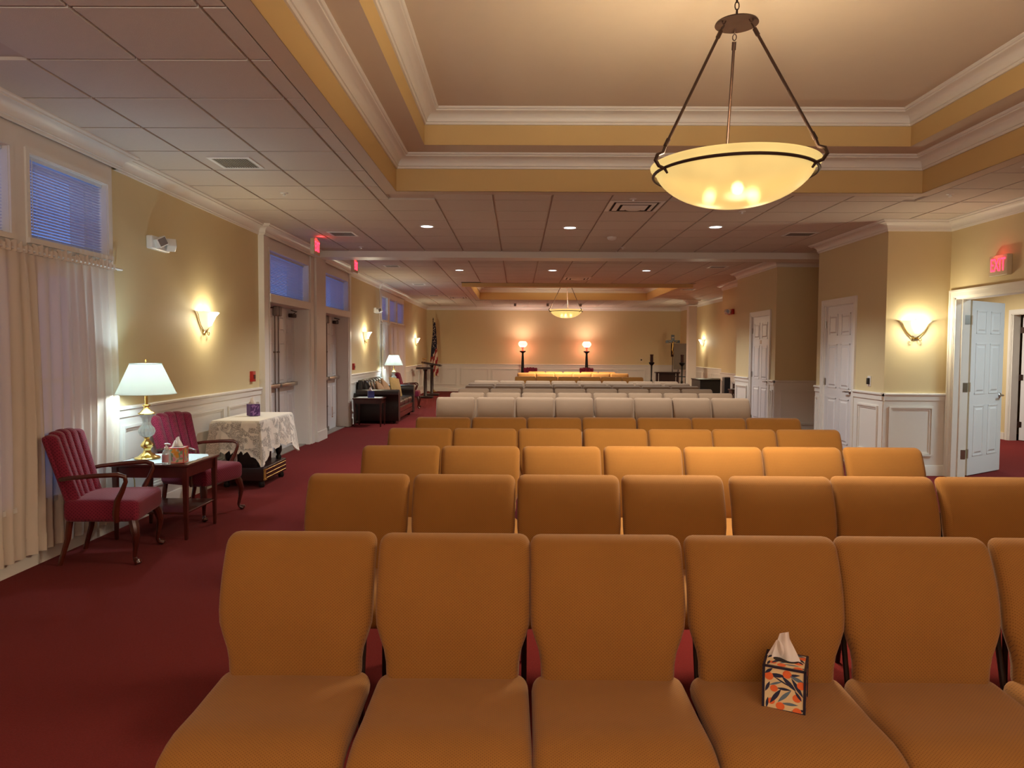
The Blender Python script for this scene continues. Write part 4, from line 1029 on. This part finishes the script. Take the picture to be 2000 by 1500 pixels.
def make_lamp(loc, label):
    r = thing('table_lamp', label, 'table lamp', loc, 0, 'crystal and brass table lamps')
    MB().lathe([(0, 0), (.095, 0), (.10, .008), (.092, .016), (.07, .022), (.055, .035), (.035, .05), (.026, .07), (.03, .085), (.048, .10), (.05, .115), (.036, .135), (.022, .15), (.018, .165), (.03, .178), (0, .18)], 28).build('brass_foot', BRASS, r)
    fl = MB(); n = 24
    prof = [(.025, .178), (.05, .195), (.062, .225), (.055, .25), (.035, .275), (.028, .30), (.034, .33), (.05, .355), (.056, .365)]
    vs = []; 
    for (rr, z) in prof:
        for k in range(n):
            a = 2*PI*k/n; q = rr*(1+(.07 if k % 2 else -.05)); vs.append((q*math.cos(a), q*math.sin(a), z))
    fl.add(vs, [(i*n+k, i*n+(k+1) % n, (i+1)*n+(k+1) % n, (i+1)*n+k) for i in range(len(prof)-1) for k in range(n)]).build('crystal_column', CRYSTAL, r, smooth=False)
    MB().lathe([(0, .362), (.06, .364), (.066, .372), (.05, .38), (.035, .395), (.022, .41), (.02, .425), (.032, .435), (.03, .442), (.012, .445), (.012, .53), (0, .53)], 24).build('brass_neck', BRASS, r)
    MB().lathe([(.225, .53), (.118, .775), (.115, .775), (.222, .53)], 40, caps=False).build('lamp_shade', SHADE, r, ang=60)
    MB().tube([(.226*math.cos(k*PI/20), .226*math.sin(k*PI/20), .531) for k in range(40)], .003, 5, closed=True).tube([(.119*math.cos(k*PI/20), .119*math.sin(k*PI/20), .775) for k in range(40)], .003, 5, closed=True).build('shade_trim', SHADE, r)
    MB().tube([(-.115, 0, .768), (.115, 0, .768)], .002, 4).tube([(0, 0, .53), (0, 0, .79)], .004, 6).lathe([(0, .79), (.01, .795), (.008, .81), (0, .815)], 8).build('harp', BRASS, r)
    MB().lathe([(0, .56), (.02, .565), (.03, .60), (.02, .64), (0, .65)], 12).build('bulb', BULB, r)
    l = light('table_lamp_bulb', 'POINT', (0, 0, .64), LAMP_W, LAMP_COL, .06); l.parent = r
    return r
tl1 = make_lamp((-3.02, 5.80, .603), 'crystal and brass table lamp with glowing white shade between the rose armchairs')
# tiny pump bottle
r = thing('pump_bottle', 'clear sanitizer pump bottle in front of the floral tissue box', 'bottle', (-2.72, 5.51, .603))
MB().lathe([(0, 0), (.03, 0), (.032, .01), (.031, .09), (.022, .11), (.013, .118), (0, .118)], 18).build('bottle_body', CRYSTAL, r)
MB().lathe([(0, .116), (.015, .116), (.015, .135), (.006, .138), (.006, .155), (0, .155)], 14).tube([(-.012, 0, .158), (.01, 0, .16), (.035, -.005, .155)], .0065, 8).build('pump', PLASTW, r)
MB().lathe([(.0325, .02), (.0325, .08)], 18, a0=-PI*.9, a1=-PI*.2, caps=False).build('bottle_label', mat('rose_bottle_label', (196, 150, 160), .6), r)
# lamp cord and plug behind the table
tag(MB().tube([(-3.28, 5.97, .46), (-3.24, 5.96, .47), (-3.21, 5.95, .40), (-3.20, 5.94, .22), (-3.22, 5.95, .05), (-3.26, 5.97, .012)], .005, 6).build('lamp_cord', mat('ivory_cord', (214, 196, 130), .5)), 'cream lamp cord hanging behind the side table', 'cord')

# ------------------------------------------------------------------ upholstered armchairs
def make_armchair(loc, rz, label):
    """faces +X in local frame; width along Y"""
    r = thing('armchair', label, 'armchair', loc, rz, 'rose upholstered open armchairs')
    def sf(x, y, z): return (x, y*(1+.10*(x/.27)), z+(.014*math.cos(x/.29*PI/2)*math.cos(y/.27*PI/2) if z > 0 else 0)-.012*x)
    MB().rbox((.01, 0, .375), (.25, .255, .078), (.04, .04, .045), (8, 8, 2), sf).build('seat', ROSE, r, ang=180)
    th = math.radians(16)
    def bf(x, y, z):
        t = (z+.27)/.54; return (x-math.tan(th)*(z+.27)+.02*(y/.24)**2, y*(.86+.16*t), z)
    MB().rbox((-.205, 0, .62), (.022, .245, .275), (.026, .03, .03), (1, 6, 6), bf).build('backrest', ROSE, r, ang=180)
    for k in range(5):
        yc = -.192+.096*k
        def cf(x, y, z, yc=yc):
            t = (z+.275)/.55; top = .02*(1-(yc/.2)**2)
            return (x-math.tan(th)*(z+.275)+.02*((y+yc)/.24)**2, (y+yc)*(.86+.16*t), z+top*t)
        MB().rbox((-.172, 0, .63), (.046, .049, .275), (.042, .034, .03), (2, 2, 6), cf).build('back_channel', ROSE, r, ang=180)
    for s in (-1, 1):
        y = s*.262
        # arm: pad rail and shepherd-crook support
        MB().tube([(-.25, s*.235, .60), (-.17, y, .615), (0, s*.285, .63), (.14, s*.292, .635), (.185, s*.29, .62), (.19, s*.288, .585), (.165, s*.285, .52), (.13, s*.278, .45), (.115, s*.268, .36), (.12, s*.262, .30)],
                  [.014, .015, .016, .017, .016, .015, .018, .021, .023, .018], 10, sx=.75).build('arm', WOODL, r)
        # cabriole front leg
        MB().tube([(.215, s*.235, .31), (.23, s*.25, .26), (.242, s*.262, .20), (.235, s*.255, .12), (.225, s*.245, .05), (.232, s*.252, .03), (.255, s*.27, .02), (.26, s*.274, .01)],
                  [.030, .032, .026, .017, .013, .016, .026, .020], 10).build('leg', WOOD, r)
        MB().tube([(-.205, s*.195, .31), (-.22, s*.20, .18), (-.27, s*.21, .0)], [.024, .02, .016], 8, sx=.8).build('leg', WOODL, r)
    return r
ac1 = make_armchair((-2.925, 5.12, 0), math.radians(10), 'nearest rose upholstered armchair with channelled back and cabriole legs')
ac2 = dup(ac1, (-2.885, 6.46, 0), math.radians(-14), 'rose armchair behind the side table, left of the lace covered table')
ac3 = dup(ac1, (-2.80, 18.6, 0), math.radians(4), 'distant rose armchair beyond the leather sofa')
dup(ac1, (.45, 24.9, 0), math.radians(-90), 'burgundy armchair near the rear wall beside the left torchere'); dup(ac1, (2.42, 24.9, 0), math.radians(-90), 'burgundy armchair near the rear wall beside the right torchere')

# ------------------------------------------------------------------ lace covered pedestal table
TXc, TYc = -2.97, 8.05
r = thing('pedestal_table', 'dark carved pedestal table on a gold lined plinth under lace', 'table', (TXc, TYc, 0))
B(-.235, .235, -.53, .53, .715, .74).build('tabletop', DWOOD, r, smooth=False)
B(-.215, .215, -.5, .5, .64, .715).build('apron', DWOOD, r, smooth=False)
MB().rbox((0, 0, .145), (.235, .375, .075), .012, (1, 1, 1)).build('plinth', DWOOD, r)
m = MB()
for z in (.10, .145, .19): m.tube([(.238, -.30, z), (.238, .34, z)], .004, 6)
m.build('gilt_line', GILT, r)
MB().box(.232, .245, -.372, -.335, .085, .205).box(.232, .252, -.38, -.325, .19, .205).box(.232, .252, -.38, -.325, .085, .10).build('corner_bracket', GILT, r)
for sx in (-1, 1):
    for sy in (-1, 1):
        MB().lathe([(0, .22), (.03, .22), (.032, .25), (.02, .27), (.036, .31), (.038, .36), (.02, .40), (.03, .43), (.024, .5), (.028, .64), (0, .64)], 14, (sx*.17, sy*.30, 0)).build('turned_column', IRON, r)
        MB().lathe([(0, 0), (.025, 0), (.035, .02), (.03, .05), (.025, .07), (0, .07)], 12, (sx*.19, sy*.32, 0)).build('foot', IRON, r)
B(-.12, .12, -.2, .2, .22, .64).build('centre_post', DWOOD, r, smooth=False)
# lace cloth draped over it
def drape():
    hx, hy, z0, dr = .25, .545, .7435, .33; n = 96; me_v = []; uv = []; solid = []
    rings = 14; per = []
    N_ = 120
    for k in range(N_):     # perimeter parameter with corners
        t = k/N_*4; sd_ = int(t); f = t-sd_
        cor = [(-hx, -hy), (hx, -hy), (hx, hy), (-hx, hy)]
        a, b = cor[sd_], cor[(sd_+1) % 4]; per.append((a[0]+(b[0]-a[0])*f, a[1]+(b[1]-a[1])*f, sd_, f))
    V = []; F = []
    for (x, y, sd_, f) in per:
        V.append((x, y, z0)); solid.append(1.0); uv.append((x, y))
    NR = 16
    for j in range(1, NR+1):
        d = j/NR
        for k, (x, y, sd_, f) in enumerate(per):
            e = min(f, 1-f)      # distance to the corner along this side
            cf = math.exp(-(e/.13)**2)
            nrm_ = [(0, -1), (1, 0), (0, 1), (-1, 0)][sd_]
            cx = (1 if x > 0 else -1)*.7071; cy = (1 if y > 0 else -1)*.7071
            dx = nrm_[0]*(1-cf)+cx*cf*1.5; dy = nrm_[1]*(1-cf)+cy*cf*1.5
            fold = .022*math.sin(k*.9+1.0)*d*(1-cf)+.012*math.sin(k*2.1)*d
            out = .012+(.05*cf+.028*(1-cf))*d+fold
            hem = .018*math.sin(k*1.57)*(1 if j == NR else 0)
            drop = dr*(1+.42*cf)*d+hem
            V.append((x+dx*out, y+dy*out, z0-.004-drop)); solid.append(1.0 if j >= NR-1 else (.0)); uv.append((x+nrm_[0]*drop, y+nrm_[1]*drop))
    for j in range(NR):
        for k in range(N_):
            a = j*N_+k; b = j*N_+(k+1) % N_; F.append((a, b, b+N_, a+N_))
    # top grid
    base = len(V); V += [(0, 0, z0)]; solid.append(1.0); uv.append((0, 0))
    for k in range(N_): F.append((base, (k+1) % N_, k))
    me = bpy.data.meshes.new('lace_tablecloth'); me.from_pydata(V, [], F); me.materials.append(LACE)
    me.polygons.foreach_set('use_smooth', [True]*len(me.polygons))
    at = me.attributes.new('solid', 'FLOAT', 'POINT'); at.data.foreach_set('value', solid)
    ul = me.uv_layers.new(name='UVMap')
    for lp in me.loops: ul.data[lp.index].uv = uv[lp.vertex_index]
    try: me.set_sharp_from_angle(angle=math.radians(50))
    except Exception: pass
    return me
o = bpy.data.objects.new('lace_tablecloth', drape()); COL.objects.link(o); o.location = (TXc, TYc, .002); tag(o, 'cream lace tablecloth draped over the pedestal table', 'tablecloth')

# ------------------------------------------------------------------ leather sofa group
r = thing('leather_sofa', 'dark leather sofa with rolled arms against the left wall', 'sofa', (-2.83, 15.65, 0), 0)   # faces +X, runs along Y
L2 = 1.12
MB().rbox((-.02, 0, .24), (.40, L2-.1, .10), .03, (1, 2, 1)).build('base', LEATHER, r)
MB().box(.36, .40, -L2+.18, L2-.18, .10, .20).box(.36, .40, -L2+.18, L2-.18, .21, .30).build('wood_front_rail', WOODL, r, smooth=False)
for s in (-1, 1):
    y = s*(L2-.09)
    pr_ = [(-.12, 0), (-.14, .12), (-.12, .35), (-.13, .5)]+[(-.02+.125*math.cos(a), .52+.115*math.sin(a)) for a in [PI*.95-PI*1.15*q/8 for q in range(9)]]+[(.09, .40), (.075, .2), (.10, .06), (.10, 0)]
    m = MB().prism([((a*(-s)*1.0)+y, b+.06) for a, b in pr_], -.44, .42, 'x'); m.build('arm', LEATHER, r, ang=40)
for k in range(3):
    y = (k-1)*.58
    MB().rbox((.06, y, .385), (.34, .288, .075), (.05, .04, .05), (4, 4, 1), lambda a, b, c_: (a, b, c_+(.02*math.cos(a/.34*PI/2)*math.cos(b/.29*PI/2) if c_ > 0 else 0))).build('seat_cushion', LEATHER, r, ang=180)
    for q_ in range(2):
        yy = y-.145+.29*q_
        MB().rbox((-.27, yy, .655), (.105, .144, .235), (.09, .07, .09), (2, 3, 5), lambda a, b, c_: (a-.22*(c_+.2), b, c_)).build('back_cushion', LEATHER, r, ang=180)
MB().rbox((-.40, 0, .52), (.06, L2-.16, .36), .04, (1, 3, 3)).build('back_frame', LEATHER, r)
for sx, sy in ((.3, -1), (.3, 1), (-.34, -1), (-.34, 1)): MB().lathe([(0, 0), (.025, 0), (.04, .03), (.035, .16), (0, .16)], 10, (sx, sy*(L2-.15), 0)).build('leg', DWOOD, r)
def pillow(loc, rot, label, m_, s_=.21):
    def f(a, b, c_): 
        k = (1-(abs(a)/s_)**2.2)*(1-(abs(c_)/s_)**2.2); return (a, b*max(.12, k)**.6, c_)
    o = MB().rbox((0, 0, 0), (s_, .075, s_), (.02, .07, .02), (8, 1, 8), f).build('throw_pillow', m_, None, loc, ang=180); o.rotation_euler = rot; tag(o, label, 'pillow', 'throw pillows on the leather sofa')
pillow((-2.80, 15.25, .66), (math.radians(-22), math.radians(28), math.radians(78)), 'tan brocade throw pillow turned on its corner on the sofa', PIL2, .19)
pillow((-2.72, 15.95, .68), (math.radians(-16), math.radians(8), math.radians(70)), 'gold brocade throw pillow leaning at the far end of the sofa', PIL1)
pillow((-2.86, 14.93, .66), (math.radians(-22), math.radians(10), math.radians(85)), 'patterned throw pillow at the near end of the sofa', PIL2, .18)
lamp_table((-2.92, 14.12, 0), 0, 'dark end table before the sofa with a blue tissue box', .29, .24, .56, False)
doily(.24, .2, .5605, (-2.92, 14.12), 'white doily on the dark end table', 'lace_doily')
lamp_table((-3.0, 17.35, 0), 0, 'end table hidden between the sofa and the far armchair', .25, .25, .60)
dup(tl1, (-3.0, 17.35, .603), label='crystal table lamp with glowing white shade beyond the leather sofa')

# ------------------------------------------------------------------ lecterns, flag
def lectern(loc, h, w, d, label, tilt, rz=0):
    r = thing('lectern', label, 'lectern', loc, rz)
    MB().rbox((0, 0, .03), (.24, .2, .03), .02, (1, 1, 1)).build('base', DWOOD, r)
    MB().lathe([(.07, .06), (.05, .1), (.055, h*.5), (.045, h-.12), (.08, h-.05), (0, h-.05)], 12).build('post', DWOOD, r)
    m = MB().box(-w, w, -d, d, -.02, .02).box(-w, w, -d-.015, -d, -.02, .04); m.move(Matrix.Translation((0, 0, h-.02)) @ Matrix.Rotation(tilt, 4, 'Y')).build('slanted_top', DWOOD, r, smooth=False)
    return r
lectern((-2.9, 22.5, 0), .95, .26, .2, 'dark wooden lectern with a flat top, left of the two', 0.0)
lec = lectern((-2.85, 23.8, 0), 1.06, .32, .22, 'taller dark lectern with a slanted top before the flag', .16)
r = thing('reading_light', 'small brass reading light standing on the lecterns', 'reading light', (-2.98, 22.55, .952))
MB().lathe([(0, 0), (.04, 0), (.04, .012), (.008, .02), (0, .02)], 12).tube([(0, 0, .015), (0, 0, .2), (.02, 0, .27)], .006, 6).build('stem', BRASS, r); MB().rbox((.03, 0, .275), (.05, .025, .022), .015, (1, 1, 1)).build('head', BRASS, r)
r = thing('flag', 'furled striped flag with white stars on a floor pole by the corner', 'flag', (-3.03, 25.7, 0))
MB().lathe([(0, 0), (.15, 0), (.15, .02), (.06, .05), (.03, .09), (0, .09)], 20).build('floor_base', BRASS, r)
MB().tube([(0, 0, .06), (0, 0, 2.52)], .013, 8).lathe([(0, 2.5), (.02, 2.52), (.012, 2.56), (.022, 2.6), (0, 2.68)], 8).build('pole', DWOOD, r)
FB = mat('flag_navy', (24, 24, 48), .8); FR = mat('flag_red', (140, 26, 32), .8); FW = mat('flag_white', (214, 190, 168), .8)
def flag_profile(z):      # half width of the furled cloth
    t = (2.5-z)/1.85; return .03+.16*min(1, t*1.25)**.8
def flag_pt(a, z):
    w = flag_profile(z); rr = w*(.62+.22*math.cos(5*a+z*2)); return (.05+rr*math.cos(a), rr*.6*math.sin(a), z-.10*(math.cos(a)+1)*(2.5-z)/1.85)
m = MB(); na, nz_ = 40, 40
for j in range(nz_+1):
    z = 2.5-1.75*j/nz_
    for k in range(na): m.v.append(flag_pt(2*PI*k/na, z))
for j in range(nz_):
    for k in range(na):
        z = 2.5-1.75*j/nz_; a = 2*PI*k/na
        stripe = int((k/na*13+j*.22)) % 2
        idx = 0 if (z > 1.52+.25*math.cos(a)) else (1 if stripe else 2)
        m.f.append((j*na+k, j*na+(k+1) % na, (j+1)*na+(k+1) % na, (j+1)*na+k)); m.mi.append(idx)
fl_ = m.build('cloth', [FB, FR, FW], r, ang=60)
st = MB()
for q_ in range(34):
    z = 2.38-.8*(q_/34); a = -PI/2+rnd.uniform(-1.2, 1.2); p = Vector(flag_pt(a, z)); n_ = Vector((math.cos(a), math.sin(a)*1.4, 0)).normalized(); p += n_*.006
    e1 = n_.cross(Vector((0, 0, 1))).normalized(); e2 = Vector((0, 0, 1)); pts = []
    for t in range(10):
        rr = .022 if t % 2 == 0 else .009; an = PI/2+t*PI/5; pts.append(p+e1*rr*math.cos(an)+e2*rr*math.sin(an))
    st.add(pts, [tuple(range(10))])
o = st.build('stars', FW, r, smooth=False); o['kind'] = 'stuff'
MB().tube([(.02, -.03, 1.0), (.04, -.05, .7), (.05, -.06, .55)], [.008, .008, .02], 6).build('gold_tassel', GILT, r)

# ------------------------------------------------------------------ rear furnishings
def torchere(x, label):
    r = thing('torchere_lamp', label, 'floor lamp', (x, 25.75, 0), 0, 'pair of pink globed torchere lamps')
    MB().lathe([(0, 0), (.16, 0), (.17, .03), (.12, .06), (.06, .10), (.05, .2), (.055, .9), (.035, 1.38), (.04, 1.42), (.10, 1.46), (.115, 1.49), (.10, 1.50), (0, 1.50)], 16).build('column', IRON, r)
    MB().lathe([(0, 1.5), (.05, 1.5), (.035, 1.53), (.025, 1.56), (.05, 1.60), (.06, 1.63), (.03, 1.645), (0, 1.645)], 14).build('red_glass_cup', REDG, r)
    MB().lathe([(.05, 1.63), (.12, 1.66), (.165, 1.72), (.16, 1.77), (.12, 1.83), (.09, 1.84), (.085, 1.835), (.115, 1.815), (.15, 1.765), (.15, 1.72), (.11, 1.67)], 24, caps=False).build('glass_globe', PINKG, r, ang=60)
    l = light('torchere_bulb', 'POINT', (0, 0, 1.79), 14, (1.0, .74, .62), .05); l.parent = r
    l = light('torchere_red_glow', 'POINT', (0, .0, 1.60), 4, (1.0, .42, .30), .09); l.parent = r; l.location = (0, .12, 1.58)
torchere(.18, 'left floor torchere with pink glowing globe and red glass cup'); torchere(2.47, 'right floor torchere with pink glowing globe and red glass cup')
def candle_stand(x, y, label):
    r = thing('candle_stand', label, 'candle stand', (x, y, 0), 0)
    MB().lathe([(0, 0), (.15, 0), (.14, .03), (.05, .06), (.03, .12), (.045, .2), (.025, .28), (.04, .36), (.022, .42), (.04, .5), (.02, .56), (.028, .95), (.03, 1.02), (.08, 1.08), (.10, 1.12), (.075, 1.14), (.05, 1.15), (0, 1.15)], 16).build('turned_stand', IRON, r)
    MB().lathe([(.05, 1.15), (.055, 1.2), (.052, 1.34), (.062, 1.40), (.056, 1.40), (.047, 1.34), (.047, 1.16)], 16, caps=False).build('hurricane_cup', mat('dark_ruby_glass', (40, 12, 14), .2), r)
candle_stand(4.55, 24.4, 'dark turned candle stand left of the kneeler'); candle_stand(5.4, 23.6, 'dark turned candle stand in front of the grey display board')
r = thing('kneeler', 'dark wooden kneeler with sloping top and white posts', 'kneeler', (4.98, 23.9, 0))
MB().rbox((0, 0, .80), (.40, .16, .022), .012, (1, 1, 1)).build('arm_top', DWOOD, r); B(-.27, .27, -.02, .02, .12, .78).build('front_panel', DWOOD, r, smooth=False)
for x in (-.34, .34): B(x-.035, x+.035, -.05, .05, 0, .78).build('post', DWOOD, r, smooth=False)
MB().rbox((0, -.3, .2), (.36, .12, .05), .03, (1, 1, 1)).build('kneeling_pad', BURG, r)
r = thing('standing_crucifix', 'wooden crucifix on a tall stand with gilt figure', 'crucifix', (5.47, 25.4, 0))
MB().lathe([(0, 0), (.16, 0), (.14, .03), (.03, .05), (.015, .1), (.013, 1.35), (0, 1.35)], 14).build('stand', DWOOD, r)
cr = MB().box(-.055, .055, -.018, .018, 1.32, 2.09).box(-.25, .25, -.0185, .0185, 1.80, 1.90); cr.build('cross', DWOOD, r, smooth=False)
m = MB().tube([(-.005, -.045, 1.80), (0, -.05, 1.72), (-.012, -.05, 1.62), (-.02, -.05, 1.56), (.008, -.055, 1.49), (-.004, -.04, 1.40)], [.022, .026, .02, .024, .018, .012], 8)
m.tube([(-.005, -.045, 1.79), (-.08, -.04, 1.81), (-.17, -.03, 1.86)], [.014, .011, .008], 6).tube([(.005, -.045, 1.79), (.08, -.04, 1.82), (.16, -.03, 1.87)], [.014, .011, .008], 6).lathe([(0, -.03), (.02, -.02), (.024, 0), (.018, .022), (0, .03)], 10, (.004, -.055, 1.835))
m.build('gilt_figure', GILT, r); B(-.035, .035, -.024, -.018, 1.98, 2.01).build('title_plate', FW, r, smooth=False)
r = thing('display_board', 'grey upright display board on a black easel behind the candle stand', 'display board', (5.62, 24.9, 0), math.radians(-24))
B(-.22, .22, -.02, .02, .88, 1.78).build('panel', mat('grey_board_cloth', (112, 98, 84), .8), r, smooth=False); B(.20, .27, -.02, .05, .0, 1.77).build('easel_post', BLACK, r, smooth=False)
MB().tube([(-.15, .1, 0), (-.05, .03, 1.0)], .012, 6).build('easel_leg', BLACK, r); B(-.3, .25, -.08, .03, .62, .65).build('easel_tray', BLACK, r, smooth=False)
# column
r = struct(thing('trim_column', 'square white column near the far right wall', None, (5.38, 22.3, 0))); del r['category']
B(-.125, .125, -.125, .125, 0, 2.9).build('shaft', WHITE, r, smooth=False); B(-.145, .145, -.145, .145, 0, .2).build('plinth', WHITE, r, smooth=False)
sweep([(-.125, -.125), (-.125, .125), (.125, .125), (.125, -.125)], [(o_, dz) for o_, dz in crown_prof(.15, .10)], C, True).build('capital', WHITE, r, ang=25)
# piano-like cabinet, speaker and small table
r = thing('keyboard_cabinet', 'long black low cabinet against the far right wall', 'cabinet', (5.05, 18.9, 0))
MB().rbox((0, 0, .40), (.36, .45, .36), .015, (1, 1, 1)).build('body', BLACK, r); MB().rbox((0, 0, .775), (.375, .465, .015), .008, (1, 1, 1)).build('lid', BLACK, r)
r = thing('floor_speaker', 'narrow black floor speaker left of the small side table', 'speaker', (4.87, 16.6+.0, 0)) if False else thing('floor_speaker', 'narrow black floor speaker left of the small side table', 'speaker', (4.62, 15.9, 0))
MB().rbox((0, 0, .48), (.065, .09, .46), .01, (1, 1, 1)).build('cabinet', BLACK, r); MB().box(-.055, .055, -.095, -.09, .05, .9).build('grille', mat('speaker_cloth', (30, 28, 28), .9), r, smooth=False)
r = thing('plant_stand_table', 'small dark spindle table holding a framed photo', 'side table', (4.62, 15.2, 0))
MB().rbox((0, 0, .70), (.13, .13, .014), .008, (1, 1, 1)).build('tabletop', DWOOD, r); B(-.11, .11, -.11, .11, .62, .69).build('apron', DWOOD, r, smooth=False)
for x in (-.095, 0, .095):
    for y in (-.095, .095): B(x-.013, x+.013, y-.013, y+.013, 0, .64).build('leg', DWOOD, r, smooth=False)
r = thing('photo_frame', 'small framed photo standing on the spindle table', 'photo frame', (4.6, 15.14, .715))
MB().box(-.08, -.065, -.01, .01, 0, .13).box(.065, .08, -.01, .01, 0, .13).box(-.08, .08, -.01, .01, 0, .015).box(-.08, .08, -.01, .01, .115, .13).build('frame', PLASTW, r, smooth=False); B(-.065, .065, -.004, .004, .015, .115).build('picture', mat('brown_photo', (90, 66, 58), .4, var=.5, vscale=25), r, smooth=False)
tissue_box((4.66, 15.24, .715), .3, 'pale tissue box behind the framed photo', .045, .09, PLASTW, None, [])
